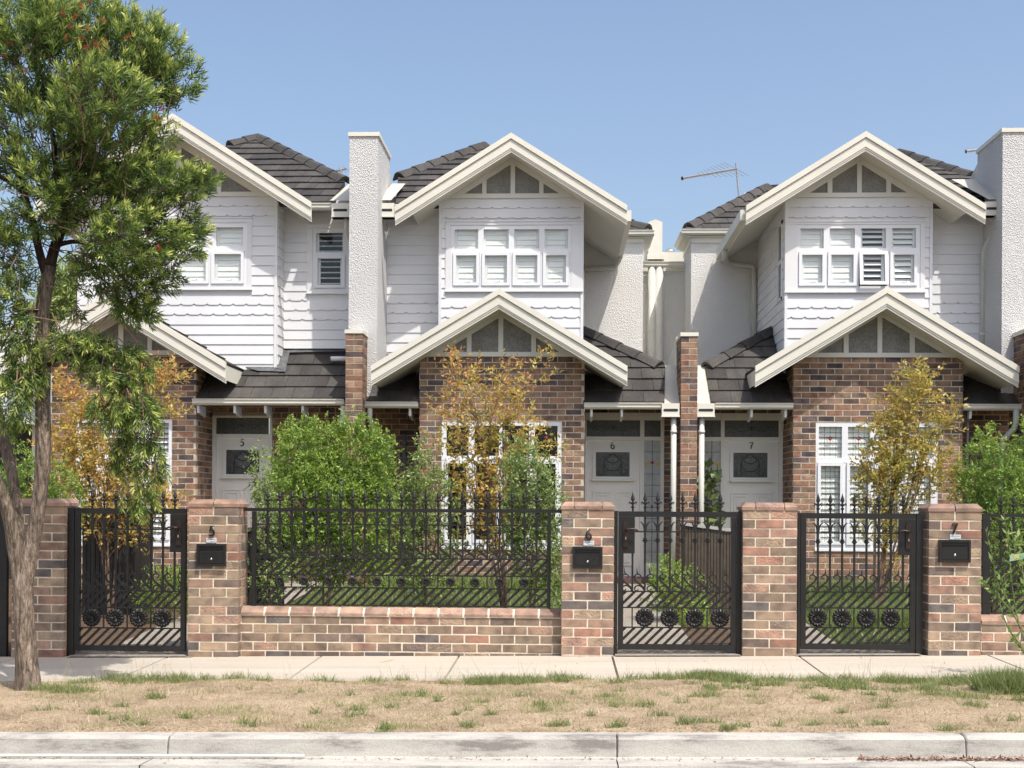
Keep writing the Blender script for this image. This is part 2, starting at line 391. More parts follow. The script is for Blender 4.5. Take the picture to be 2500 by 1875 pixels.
# ---- bricks
def unit_brick(i):
    r = random.Random(i); e = .035; h = .085
    def j(): return r.uniform(-.006, .006)
    vs = []; idx = {}
    for sx in (-1, 1):
        for sy in (-1, 1):
            for sz in (-1, 1):
                for ax in range(3):
                    p = [sx*.5, sy*.5, sz*.5]; ins = (e*.45, .06, h*.7)
                    for k in range(3):
                        if k != ax: p[k] -= (sx, sy, sz)[k]*ins[k]*.6
                    p = [p[0]+j(), p[1]+j()*.6, p[2]+j()*2]
                    idx[(sx, sy, sz, ax)] = len(vs); vs.append(p)
    fs = []
    for ax in range(3):
        o = [k for k in range(3) if k != ax]
        for sg in (-1, 1):
            q = []
            for a, b in ((-1, -1), (1, -1), (1, 1), (-1, 1)):
                c = [0, 0, 0]; c[ax] = sg; c[o[0]] = a; c[o[1]] = b; q.append(idx[(*c, ax)])
            fs.append(q)
        for a in (-1, 1):
            for b in (-1, 1):
                # edge along ax
                c0 = [0, 0, 0]; c0[o[0]] = a; c0[o[1]] = b
                A = []; 
                for sg, axx in ((-1, o[0]), (1, o[0]), (1, o[1]), (-1, o[1])):
                    c = list(c0); c[ax] = sg; A.append(idx[(*c, axx)])
                fs.append(A)
    for sx in (-1, 1):
        for sy in (-1, 1):
            for sz in (-1, 1): fs.append([idx[(sx, sy, sz, k)] for k in range(3)])
    return vs, fs
UB = [unit_brick(i) for i in range(7)]
UBM = {}
def brick_mesh(key):
    if key not in UBM:
        L = []
        for i, (vs, fs) in enumerate(UB):
            me = bpy.data.meshes.new('brick'); me.from_pydata(vs, [], fs); me.materials.append(M[key]); me.validate(); L.append(me)
        UBM[key] = L
    return random.choice(UBM[key])
class Joined:
    def __init__(s): s.v = []; s.f = []
    def brick(s, c, size):
        vs, fs = random.choice(UB); k = len(s.v)
        s.v += [(c[0]+p[0]*size[0], c[1]+p[1]*size[1], c[2]+p[2]*size[2]) for p in vs]; s.f += [[k+i for i in f] for f in fs]
    def build(s, name, m, parent):
        if not s.v: return
        me = bpy.data.meshes.new(name); me.from_pydata(s.v, [], s.f); me.materials.append(m)
        c = Vector(s.v[0]); me.transform(Matrix.Translation(-c)); o = shared(name, me, parent, c); o['kind'] = 'stuff'; return o
def place_brick(parent, key, c, size, joined=None):
    if joined is not None: joined.brick(c, size); return
    shared('brick', brick_mesh(key), parent, c, size, (random.gauss(0, .004), random.gauss(0, .004), random.gauss(0, .004)))
BC = .086
def brick_wall(parent, F, u0, u1, z0, z1, holes=(), key='hbrick', joined=None, phase=0, bl=.24, limit=None, D=.1, soldier=()):
    """bricks on one wall face: F=(O,U,N) frame; returns number of single bricks"""
    O, U, Nn = Vector(F[0]), Vector(F[1]), Vector(F[2]); cnt = 0
    k0 = math.floor(z0/BC); k1 = math.ceil(z1/BC)
    alongx = abs(U.x) > .5
    for k in range(k0, k1):
        za, zb = max(k*BC+.0065, z0), min((k+1)*BC-.0065, z1)
        if zb-za < .02: continue
        off = (bl/2 if (k+phase) % 2 else 0)
        i0 = math.floor((u0-off-.0)/bl)-1
        for i in range(i0, int((u1-u0)/bl)+i0+4):
            a, b = i*bl+off+u0-math.floor(u0/bl)*bl+.0065, (i+1)*bl+off+u0-math.floor(u0/bl)*bl-.0065
            segs = [(max(a, u0), min(b, u1))]
            for h in holes:
                if zb > h[2]+.02 and za < h[3]-.02:
                    ns = []
                    for s in segs:
                        if s[1] <= h[0] or s[0] >= h[1]: ns.append(s)
                        else:
                            if s[0] < h[0]: ns.append((s[0], h[0]-.004))
                            if s[1] > h[1]: ns.append((h[1]+.004, s[1]))
                    segs = ns
            for s in segs:
                if s[1]-s[0] < .035: continue
                uc = (s[0]+s[1])/2; L = s[1]-s[0]
                c = O+U*uc+Nn*(-D/2+random.uniform(-.0025, .0015))+Vector((0, 0, (za+zb)/2))
                size = (L, D, zb-za) if alongx else (D, L, zb-za)
                use = joined if (joined is not None and limit is not None and cnt >= limit) or (joined is not None and limit is None) else None
                place_brick(parent, key, c, size, use); cnt += 1
    return cnt
def mortar(mb, u0, u1, z0, z1, holes=(), n1=-.004, n0=-.1):
    us = sorted({u0, u1, *[h[0] for h in holes], *[h[1] for h in holes]}); us = [u for u in us if u0 <= u <= u1]
    for a, b in zip(us, us[1:]):
        zs = z0
        for h in sorted(holes, key=lambda h: h[2]):
            if h[0] <= a+1e-6 and h[1] >= b-1e-6:
                if h[2] > zs: mb.box(a, b, n0, n1, zs, min(h[2], z1))
                zs = max(zs, h[3])
        if zs < z1: mb.box(a, b, n0, n1, zs, z1)
# ------------------------------------------------------------------ ground
GX = .0125
def gz(x, y):
    """ground height of the public side and the gardens"""
    b = GX*max(-14, min(14, x))
    if y >= 12.0: return b*max(0, 1-(y-12)/6)+.036*(min(y, 18.8)-12)
    if y >= 10.65: return b-.015*(12-y)
    return b-.021-.012*(10.65-y)
def sheet(name, y0, y1, m, x0=-60, x1=60, dz=0, nx=60, ny=8, f=gz, jit=0, kind='structure', parent=None, tagit=True):
    xs = np.concatenate([np.linspace(x0, max(x0, -9), 6)[:-1], np.linspace(max(x0, -9), min(9, x1), nx), np.linspace(min(9, x1), x1, 6)[1:]]) if x0 < -9.5 else np.linspace(x0, x1, nx)
    ys = np.linspace(y0, y1, ny+1)
    vs = [(x, y, f(x, y)+dz+(random.uniform(-jit, jit) if jit else 0)) for y in ys for x in xs]
    w = len(xs); fs = [(j*w+i, j*w+i+1, (j+1)*w+i+1, (j+1)*w+i) for j in range(ny) for i in range(w-1)]
    me = bpy.data.meshes.new(name); me.from_pydata(vs, [], fs); me.materials.append(m); me.shade_smooth()
    o = shared(name, me, parent, (0, 0, 0))
    if tagit: o['kind'] = kind
    return o
YK = 8.29                                      # back of kerb
o = sheet('ground', -400, 400, M['verge'], -400, 400, nx=40, ny=20, f=lambda x, y: -.35)
sheet('road', -30, 7.83, M['asphalt'], f=lambda x, y: gz(x, 8)-.145-.002*(7.8-y), ny=10)
def ridge(x, y):
    return gz(x, y)+.012*math.sin(x*1.7+y*3)+.008*math.sin(x*5.1-y*4)
sheet('nature_strip', YK-.02, 10.67, M['verge'], f=lambda x, y: gz(x, y)-.02 if (y > 10.56) else (gz(x, y)-.015 if y < YK+.1 else ridge(x, y)), nx=160, ny=40, jit=.004)
# footpath slabs
fp = bpy.data.objects.new('footpath', None); COL.objects.link(fp); fp['kind'] = 'structure'; WO[fp] = Vector((0, 0, 0))
js = []
for px in (-330, 20, 400, 780, 1121, 1497, 1948, 2403, 2810, 3200):
    r = ray(px, 1600); js.append((px-1380)/FPX*12.0)
js = [-14.0, -11.5, -9.0]+[j for j in js if j > -8.5]+[9.5, 12.0]
for a, b in zip(js, js[1:]):
    mb = MB(); e = .003; n = 6
    prof = [(a+e, -.03), (a+e+.007, 0), (b-e-.007, 0), (b-e, -.03)]
    vs = []; ys = [10.65, 10.67, 11.98, 12.06]
    zz = [-.05, 0, 0, 0]
    for y, dz in zip(ys, zz):
        for u, d in prof: vs.append((u, y, gz(u, y)+d+dz if dz == 0 else gz(u, y)-.05))
    fs = [(j*4+i, j*4+i+1, (j+1)*4+i+1, (j+1)*4+i) for j in range(3) for i in range(3)]
    me = bpy.data.meshes.new('slab'); me.from_pydata(vs, [], fs); me.materials.append(M['footpath'])
    shared('slab', me, fp, (0, 0, 0))
MB().add([(-16, -10.58, -.26), (16, -10.58, .14), (16, -12.0, .14), (-16, -12.0, -.26)], [(0, 1, 2, 3)]).build('joint_filler', M['soil'], fp)
# kerb blocks and gutter pan
kb = bpy.data.objects.new('kerb', None); COL.objects.link(kb); kb['kind'] = 'structure'; WO[kb] = Vector((0, 0, 0))
kj = [WX(px, 8.05, 1800) for px in (-1400, -520, 400, 1508, 2370, 3300, 4200)]
for a, b in zip(kj, kj[1:]):
    vs = []; prof = [(YK, -.06), (YK, .0), (YK-.02, .004), (YK-.125, .0), (YK-.15, -.018), (YK-.165, -.125), (YK-.20, -.14)]
    nn = 24; us = [a+.004]+list(np.linspace(a+.012, b-.012, nn))+[b-.004]
    for i, u in enumerate(us):
        for y, z in prof:
            dzz = -.008 if i in (0, len(us)-1) else 0.0
            wob = .003*math.sin(u*3.1)+.002*math.sin(u*11)
            vs.append((u, y+wob*(0 if y > YK-.03 else 1)+(0 if not dzz else .004), gz(u, y)-.0+z+dzz*(z > -.1)))
    k = len(prof); fs = [(j*k+i, j*k+i+1, (j+1)*k+i+1, (j+1)*k+i) for j in range(len(us)-1) for i in range(k-1)]
    fs += [tuple(range(k)), tuple(reversed(range((len(us)-1)*k, len(us)*k)))]
    me = bpy.data.meshes.new('kerb_block'); me.from_pydata(vs, [], fs); me.materials.append(M['kerb'])
    shared('kerb_block', me, kb, (0, 0, 0))
gp = bpy.data.objects.new('gutter_channel', None); COL.objects.link(gp); gp['kind'] = 'structure'; WO[gp] = Vector((0, 0, 0))
gj = [WX(px, 7.9, 1860) for px in (-1400, -520, 350, 1508, 2370, 3300, 4200)]
for a, b in zip(gj, gj[1:]):
    vs = []
    for u in np.linspace(a+.004, b-.004, 20):
        for y, z in ((YK-.12, -.128), (YK-.19, -.130), (7.83, -.122), (7.82, -.15)): vs.append((u, y, gz(u, 8.0)+z))
    fs = [(j*4+i, j*4+i+1, (j+1)*4+i+1, (j+1)*4+i) for j in range(19) for i in range(3)]
    me = bpy.data.meshes.new('gutter_slab'); me.from_pydata(vs, [], fs); me.materials.append(M['kerb'])
    shared('gutter_slab', me, gp, (0, 0, 0))
# gardens
sheet('garden_ground', 12.0, 26, M['soil'], -14, 14, dz=-.012, nx=40, ny=20)
FPIX = {}
def pathsheet(pa, pb, name='garden_path', y1=19.7):
    xa, xb = WX(pa, 12.2, 1500), WX(pb, 12.2, 1500)
    sheet(name, 11.98, y1, M['drive'], xa, xb, dz=.004, nx=4, ny=10)
# ------------------------------------------------------------------ street front: brick piers
YF = 12.02                                          # front face of piers
GP = 'brick gate piers along the footpath'
def brick_pier(px0, px1, pytop, label, cap=2, dpt=.35):
    x0, x1 = WX(px0, YF, 1400), WX(px1, YF, 1400); zt = WZ(pytop, YF, (px0+px1)/2)
    w = x1-x0; cx = (x0+x1)/2; zb = gz(cx, 12)-.04
    t = thing('brick_pier', label, 'pier', (cx, YF+dpt/2, gz(cx, 12)), GP)
    zc = zt-.072
    MB((0, YF, 0)).box(x0+.005, x1-.005, -dpt+.005, -.005, zb, zc).build('mortar', M['mortar'], t)
    j = .014; k = 0; z = zc
    q = (w-j)/4
    while z > zb-.0:
        za = z-BC+.011; zt_ = z-.0; zm = (za+zt_)/2-.004; h = .0735
        lo = max(za, zb); 
        if k % 2 == 0: fr = [(x0, x0+w/2-j/2), (x0+w/2+j/2, x1)]
        else: fr = [(x0, x0+w*.235-j/2), (x0+w*.235+j/2, x1-w*.235-j/2), (x1-w*.235+j/2, x1)]
        for i, (a, b) in enumerate(fr):
            dep = .11
            if k % 2 == 1 and i in (0, 2): dep = .23 if dpt > .3 else .2
            place_brick(t, 'brick', ((a+b)/2, YF+dep/2+random.uniform(-.002, .002), zm), (b-a, dep, h))
        for sx in (0, 1):
            ya = YF+((.11 if k % 2 == 0 else .23)+j); yb = YF+dpt
            xa = x0 if sx == 0 else x1-.1
            place_brick(t, 'brick', (xa+.05, (ya+yb)/2, zm), (.1, yb-ya, h))
        z -= BC; k += 1
    # splayed coping
    o = .008; xs = np.linspace(x0-o, x1+o, cap+1) if cap == 2 else np.array([x0-o, x0+w*.235, x1-w*.235, x1+o])
    MB((0, YF, 0)).box(x0+.03, x1-.03, -dpt+.03, -.03, zc-.01, zt-.012).build('mortar_bed', M['mortar'], t)
    for i in range(cap):
        a, b = xs[i]+(.005 if i else 0), xs[i+1]-(.005 if i < cap-1 else 0)
        ia = .04 if i == 0 else 0; ib = .04 if i == cap-1 else 0
        m = MB((0, YF, 0))
        n0, n1 = -dpt-o, o
        m.add([(a, n0, zc), (b, n0, zc), (b, n1, zc), (a, n1, zc), (a, n0, zc+.03), (b, n0, zc+.03), (b, n1, zc+.03), (a, n1, zc+.03),
               (a+ia, n0+.04, zt), (b-ib, n0+.04, zt), (b-ib, n1-.04, zt), (a+ia, n1-.04, zt)],
              [(0, 3, 2, 1), (0, 1, 5, 4), (1, 2, 6, 5), (2, 3, 7, 6), (3, 0, 4, 7), (4, 5, 9, 8), (5, 6, 10, 9), (6, 7, 11, 10), (7, 4, 8, 11), (8, 9, 10, 11)])
        m.build('coping_brick', M['coping'], t)
    return t, x0, x1, zt
PIERS = {}
for key, a, b, ty, cap, lab in (
    ('p4', 28, 156, 1217, 2, 'brick gate pier behind the leaning tree trunk, left of gate 5'),
    ('p5', 459, 582, 1219, 2, 'brick pier with letterbox 5 between the left gate and the fence panel'),
    ('p6', 1371, 1499, 1225, 3, 'brick pier with letterbox 6 at the right end of the long fence'),
    ('pm', 1813, 1946, 1227, 3, 'plain brick pier without letterbox between the two right-hand gates'),
    ('p7', 2267, 2396, 1230, 2, 'brick pier with letterbox 7, at the right beside the lemon sapling')):
    PIERS[key] = brick_pier(a, b, ty, lab, cap)
# low walls
def low_wall(pxa, pxb, pytop, label, name='low_brick_wall', grp='low brick walls under the iron fence'):
    Y = YF+.12; x0, x1 = WX(pxa, Y, 1500), WX(pxb, Y, 1500); zt = WZ(pytop, Y, (pxa+pxb)/2); cx = (x0+x1)/2
    t = thing(name, label, 'wall', (cx, Y+.06, gz(cx, 12)), grp)
    zc = zt-.078; zb = gz(x0, 12)-.04
    MB((0, Y, 0)).box(x0, x1, -.11, -.004, zb, zc).build('mortar', M['mortar'], t)
    z = zc; k = 0
    while z > zb:
        off = .12*(k % 2); u = x0-off
        while u < x1:
            a, b = max(u+.0065, x0), min(u+.24-.0065, x1)
            if b-a > .03: place_brick(t, 'brick', ((a+b)/2, Y+.05+random.uniform(-.002, .002), z-BC/2+.0), (b-a, .1, .0735))
            u += .24
        z -= BC; k += 1
    u = x0
    MB((0, Y, 0)).ext([(.008, zc-.01), (.008, zc+.02), (.001, zc+.026), (-.047, zt-.006), (-.115, zt-.006), (-.115, zc-.01)], [(x0+.003, 0), (x1-.003, 0)]).build('mortar_bed', M['mortar'], t)
    while u < x1-.02:
        b = min(u+.23, x1); m = MB((0, Y, 0))
        pr = [(.014, zc), (.014, zc+.022), (.006, zc+.03), (-.045, zt), (-.12, zt), (-.12, zc)]
        m.ext(pr, [(u, 0), (b-.01, 0)]); m.build('coping_brick', M['coping'], t); u += .24
    return t, x0, x1, zt
lw = low_wall(588, 1371, 1484, 'long low brick wall below the central iron fence panel')
lw2 = low_wall(2396, 2760, 1503, 'short low brick wall behind the lemon sapling at the right edge')
# ------------------------------------------------------------------ ironwork
def proto(mb, name, m, smooth=False): return mb.mesh(name, m, center=(0, 0, 0), smooth=smooth)[0]
m = MB(); m.lathe([(.008, 0), (.009, .03), (.017, .035), (.017, .046), (.009, .05), (.009, .066), (.019, .078), (.019, .084), (.010, .092), (.010, .1), (.021, .116), (.015, .14), (.005, .168), (.0008, .19)], (0, 0, 0), 8)
for s in (-1, 1): m.ribbon(bez([(0, .066), (s*.018, .078), (s*.030, .09), (s*.036, .078), (s*.03, .068)], 4), [.012]*5+[.010]*6+[.006]*6, -.006, .006)
FIN = proto(m, 'finial', M['iron'], False)
m = MB(); m.lathe([(.008, 0), (.014, .002), (.018, .012), (.027, .016), (.027, .025), (.014, .03), (.02, .036), (.02, .042), (.009, .046)], (0, 0, 0), 8)
COLLAR = proto(m, 'collar', M['iron'])
m = MB()
for s in (-1, 1):
    pts = bez([(s*.004, 0), (s*.008, .035), (s*.018, .065), (s*.036, .088), (s*.052, .093)], 4)
    m.ribbon(pts, list(np.linspace(.020, .015, len(pts)//2))+list(np.linspace(.015, .003, len(pts)-len(pts)//2)), -.005, .005)
LEAFB = proto(m, 'leaf_bracket', M['iron'])
def scroll_mesh(H, mir):
    m = MB(); k = H/.235; s = -1 if mir else 1
    def T(P): return [((.1-p[0] if mir else p[0])-.05, p[1]*k) for p in P]
    sp = [(.050+(.008+.0275*t)*math.cos(-PI/2-.3+t*(1.5*PI+.5)), .140+(.008+.0275*t)*math.sin(-PI/2-.3+t*(1.5*PI+.5))) for t in np.linspace(0, 1, 14)]
    A = sp+[(.022, .108), (.040, .085), (.064, .066), (.084, .045), (.094, .022), (.098, .0)]
    w = list(np.linspace(.006, .011, 10))+list(np.linspace(.011, .016, 6))+[.016, .015, .014, .012]
    m.ribbon(T(A), w, -.004, .004)
    sp2 = [(.034+(.006+.018*t)*math.cos(2.2*PI-t*1.9*PI+PI*.7), .028+(.006+.018*t)*math.sin(2.2*PI-t*1.9*PI+PI*.7)) for t in np.linspace(0, 1, 12)]
    Bp = [(.040, .022)]+[(.034+.016*math.cos(a), .026+.018*math.sin(a)) for a in np.linspace(-.2, -1.2*PI, 9)]+[(.026, .048), (.045, .058), (.066, .052), (.084, .034), (.095, .01)]
    m.ribbon(T(Bp), list(np.linspace(.006, .012, 10))+[.012, .014, .014, .014, .012], -.0045, .0045)
    m.ribbon(T(bez([(.044, .172), (.036, .19), (.037, .21), (.034, .238)], 3)), list(np.linspace(.014, .001, 10)), -.004, .004)
    return proto(m, 'scroll', M['iron'])
def rosette_mesh(R, nm='rosette'):
    n = 48; rings = [(0, .020, 0), (.10, .022, 0), (.16, .014, .0), (.2, .012, .3), (.45, .020, 1), (.52, .010, .6), (.6, .012, 0), (.62, .016, .0), (.78, .020, 1.0), (.92, .012, 1.0), (1.0, .004, .4), (1.0, -.008, 0)]
    k = R/.085; vs = []; fs = []
    for i, (r, h, mod) in enumerate(rings):
        for j in range(n):
            t = 2*PI*j/n; w = math.cos(12*t) if i < 6 else math.cos(16*t+1)
            rr = R*r*(1+(.05*w if i in (9, 10, 11) else 0)); vs.append((rr*math.cos(t), -(h+.006*mod*w)*k, rr*math.sin(t)))
    for i in range(len(rings)-1):
        for j in range(n): fs.append((i*n+j, i*n+(j+1) % n, (i+1)*n+(j+1) % n, (i+1)*n+j))
    me = bpy.data.meshes.new(nm); me.from_pydata(vs, [], fs); me.materials.append(M['iron']); return me
ROSL = rosette_mesh(.088); ROSS = rosette_mesh(.045)
def clip_poly(poly, clip):
    """Sutherland-Hodgman, clip convex CCW"""
    out = poly
    for i in range(len(clip)):
        a, b = clip[i], clip[(i+1) % len(clip)]; inp = out; out = []
        if not inp: break
        def side(p): return (b[0]-a[0])*(p[1]-a[1])-(b[1]-a[1])*(p[0]-a[0])
        for j in range(len(inp)):
            p, q = inp[j], inp[(j+1) % len(inp)]; sp, sq = side(p), side(q)
            if sp >= 0: out.append(p)
            if (sp >= 0) != (sq >= 0):
                t = sp/(sp-sq); out.append((p[0]+t*(q[0]-p[0]), p[1]+t*(q[1]-p[1])))
    return out
def straps(t, O, u0, u1, za, zb, pitch, nm='diagonal_strap'):
    H = zb-za; run = H*1.02; u = u0-run
    clip = [(u0, za), (u1, za), (u1, zb), (u0, zb)]
    while u < u1:
        w = .036
        poly = clip_poly([(u, za), (u+w, za), (u+w+run, zb), (u+run, zb)], clip)
        if len(poly) > 2:
            m = MB(O); m.prism(poly, -.003, .003)
            for q in (.14, .5, .86):
                cu, cz = u+w/2+run*q, za+H*q
                if u0+.006 < cu < u1-.006: m.dome((cu, .003, cz), .0065, .006, 6, 2)
            m.build(nm, M['iron'], t)
        u += pitch
SCR = {}
def ironwork(t, O, u0, u1, pk, zr1, zc, zr2, zs, zr3, zr4, zbot, ros, mir, roslarge, pitch=.0875, skip_above=None, first=None):
    """infill shared by gates and fence. O=(x,Y,ztop). pk = picket u list, z values are negative down from the top"""
    F = lambda: MB(O)
    for z in (zr1, zr2, zr3, zr4): F().box(u0, u1, -.007, .007, z-.0065, z+.0065).build('thin_rail', M['iron'], t)
    H = round(zs-zr2, 3); key = (H, mir)
    if key not in SCR: SCR[key] = scroll_mesh(H, mir)
    sp = pk[1]-pk[0]; rset = set(ros)
    for i, u in enumerate(pk):
        top = -.03 if not (skip_above and skip_above(u)) else skip_above(u)
        m = F(); m.box(u-.009, u+.009, -.009, .009, zr2, top)
        p = m.build('picket', M['iron'], t)
        w = Vector(O)+Vector((u, 0, 0))
        shared('finial', FIN, p, w+Vector((0, 0, -.001)))
        if top > -.2:
            shared('collar', COLLAR, p, w+Vector((0, 0, zc-.02))); shared('leaf_bracket', LEAFB, p, w+Vector((0, 0, zr1)))
        us = u-sp/2 if not mir else u-sp/2
        if us-.04 > u0-.03: shared('scroll', SCR[key], t, w+Vector((-sp/2, -.001, zr2)), (sp/.1, 1, 1))
        if i not in rset: F().box(u-.006, u+.006, -.006, .006, zr4, zr3).build('short_bar', M['iron'], t)
        else: shared('rosette', ROSL if roslarge else ROSS, t, w+Vector((0, -.008, (zr3+zr4)/2)))
    if pk[-1]+sp/2 < u1: shared('scroll', SCR[key], t, Vector(O)+Vector((pk[-1]+sp/2, -.001, zr2)), (sp/.1*min(1, (u1-pk[-1])/sp), 1, 1))
    straps(t, O, u0, u1, zr3+.006, zr2-.006, pitch); straps(t, O, u0, u1, zbot+.0, zr4-.006, pitch)
def lever(t, O, uc, zc, sgn):
    """lock plate and lever handle, lever pointing along sgn"""
    m = MB(O); m.prism([(uc-.024, zc-.12), (uc+.024, zc-.12), (uc+.026, zc+.10), (uc+.014, zc+.13), (uc-.014, zc+.13), (uc-.026, zc+.10)], .02, .034)
    h = m.build('handle_plate', M['bronze'], t)
    m = MB(O); m.tube([(uc, .03, zc+.045), (uc, .075, zc+.045), (uc+sgn*.02, .08, zc+.047), (uc+sgn*.05, .08, zc+.055), (uc+sgn*.085, .078, zc+.05), (uc+sgn*.115, .076, zc+.036)], [.013, .013, .012, .009, .009, .007], 8)
    m.build('lever', M['bronze'], h, smooth=True)
    MB(O).lathe([(.008, -.012), (.008, .012)], (uc, .036, zc-.035), 8).build('keyhole', M['chrome'], h)
YG = YF+.10
def gate(pxl, pxr, pytop, posts, lockside, mir, label, u_in=None):
    """posts: (left px0, right px1) of outer posts"""
    xl, xr = WX(pxl, YG, 1400), WX(pxr, YG, 1400); w = xr-xl; zt = WZ(pytop, YG, (pxl+pxr)/2); cx = (xl+xr)/2
    zg = gz(cx, 12)
    t = thing('iron_gate', label, 'gate', (cx, YG, zg), 'black wrought iron garden gates')
    O = (xl, YG, zt); s = w/1.052
    zb = zg+.05-zt                     # bottom of the gate leaf
    k = (-zb)/1.345
    fw = .050
    m = MB(O)
    m.box(0, w, -.02, .02, -.052, 0); m.box(0, fw, -.02, .02, zb, -.053); m.box(w-fw, w, -.02, .02, zb, -.053); m.box(fw, w-fw, -.02, .02, zb, zb+.052)
    m.build('gate_frame', M['iron'], t)
    lk = (w-.155, w-fw) if lockside == 'r' else (fw, .155)
    MB(O).box(lk[0], lk[1], -.018, .021, -.41*k, -.053).build('lock_box', M['iron'], t)
    uc = w-.07 if lockside == 'r' else .07
    lever(t, O, uc, -.225*k, -1 if lockside == 'r' else 1)
    pk = [(.160 if lockside == 'r' else .128)*s+i*.1115*s for i in range(8)]
    ironwork(t, O, fw, w-fw, pk, -.197*k, -.285*k, -.78*k, -.545*k, -.937*k, -1.13*k, zb+.05, (0, 2, 4, 6) if lockside == 'r' else (1, 3, 5, 7), mir, True,
             skip_above=lambda u: (-.41*k if lk[0]-.01 < u < lk[1]+.01 else None))
    for a, b in posts:
        pa, pb = WX(a, YG, 1400), WX(b, YG, 1400)
        MB((0, YG, 0)).box(pa, pb, -.025, .025, zg-.02, zt+.003).build('gate_post', M['iron'], t)
    return t
gate(184, 455, 1241, ((167, 182.5),), 'r', False, 'black iron gate 5 behind the tree, in front of the tall slatted bin screen')
gate(1509, 1797, 1249, ((1496, 1507.5), (1798.5, 1811)), 'l', False, 'black iron gate 6 with its handle at the left, in front of door 6')
gate(1954, 2234, 1253, ((1947, 1952.5), (2235.5, 2252)), 'r', True, 'black iron gate 7 with its handle at the right, left of letterbox 7')
# neighbour's gate, cut by the left edge
xl, xr = WX(-290, YG, 1400), WX(10, YG, 1400)
gate(-280, -2, 1239, ((-1, 19),), 'r', False, 'black iron gate cut off by the left edge of the photo')
def fence(pxa, pxb, post_a, post_b, pytop, px_first, n, lab, pyb, ros0=1, spx=29.6):
    Y = YF+.19; xa, xb = WX(pxa, Y, 1300), WX(pxb, Y, 1300); zt = WZ(pytop, Y, (pxa+pxb)/2); cx = (xa+xb)/2
    t = thing('iron_fence', lab, 'fence', (cx, Y, WZ(pyb, Y, cx)), 'black wrought iron fence panels'); O = (0, Y, zt)
    MB(O).box(xa, xb, -.018, .018, -.032, 0).build('top_rail', M['iron'], t)
    zb = WZ(pyb, Y, (pxa+pxb)/2)-zt
    ps = []
    for a, b in (post_a, post_b):
        if a is None: ps.append(xb); continue
        pa, pb = WX(a, Y, 1300), WX(b, Y, 1300); ps += [pa, pb]
        MB(O).box(pa, pb, -.02, .02, zb-.03, -.033).build('fence_post', M['iron'], t)
    u0, u1 = ps[1], ps[2]
    MB(O).box(u0, u1, -.008, .008, zb, zb+.012).build('bottom_rail', M['iron'], t)
    sp = WX(px_first+spx, Y, 1300)-WX(px_first, Y, 1300); k = -zb/.93
    pk = [WX(px_first, Y, 1300)+i*sp for i in range(n)]
    pk = [p for p in pk if p < u1-.02]
    ironwork(t, O, u0, u1, pk, -.155*k, -.222*k, -.475*k, -.29*k, -.637*k, -.757*k, zb+.012, [i for i in range(len(pk)) if i % 2 == ros0], False, False, .0905)
fence(592, 1371, (616, 625.5), (1336, 1345), 1242, 653.4, 23, 'long black iron fence panel between letterboxes 5 and 6', 1480)
fence(2397, 2750, (2398, 2416), (None, None), 1255, 2444, 9, 'black iron fence panel partly hidden by the lemon sapling', 1499)
# ------------------------------------------------------------------ letterboxes, numbers, stickers
def digit(mb, d, c, h, n0, n1):
    s = h; P = {
        '5': [([(.26, .5), (-.12, .48)], [.10, .10]), ([(-.10, .48), (-.16, .06)], [.05, .05]),
              (bez([(-.16, .06), (.02, .14), (.22, .02), (.26, -.2), (.10, -.42), (-.12, -.46), (-.24, -.36)], 5), None)],
        '6': [(bez([(.14, .5), (-.06, .36), (-.2, .1), (-.22, -.18), (-.12, -.42), (.06, -.48), (.22, -.34), (.24, -.14), (.12, .04), (-.04, .04), (-.18, -.1)], 5), None)],
        '7': [([(-.24, .44), (.26, .46)], [.11, .10]), ([(-.24, .47), (-.23, .30)], [.05, .04]), (bez([(.25, .46), (.10, .16), (-.02, -.14), (-.06, -.5)], 5), None)]}[d]
    for pts, w in P:
        if w is None:
            k = len(pts); w = [(.08+.10*math.sin(PI*i/(k-1))) for i in range(k)]
        mb.ribbon([(c[0]+p[0]*s, c[1]+p[1]*s) for p in pts], [q*s for q in w], n0, n1)
def text_mesh(txt, size, w, m, name):
    cu = bpy.data.curves.new(name, 'FONT'); cu.body = txt; cu.size = size; cu.align_x = 'CENTER'; cu.extrude = .0004; cu.resolution_u = 2
    ob = bpy.data.objects.new('tmp', cu); COL.objects.link(ob); bpy.context.view_layer.update()
    dg = bpy.context.evaluated_depsgraph_get(); me = bpy.data.meshes.new_from_object(ob.evaluated_get(dg)); bpy.data.objects.remove(ob)
    me.name = name; me.materials.clear(); me.materials.append(m)
    xs = [v.co.x for v in me.vertices]; k = w/(max(xs)-min(xs))
    me.transform(Matrix.Rotation(PI/2, 4, 'X') @ Matrix.Scale(k, 4)); return me
TXT1 = text_mesh('NO', .03, .022, M['signtext'], 'printed_text'); TXT1b = text_mesh('JUNK MAIL', .02, .056, M['signtext'], 'printed_text')
TXT2 = text_mesh('Thank You !', .02, .052, M['signtext'], 'printed_text')
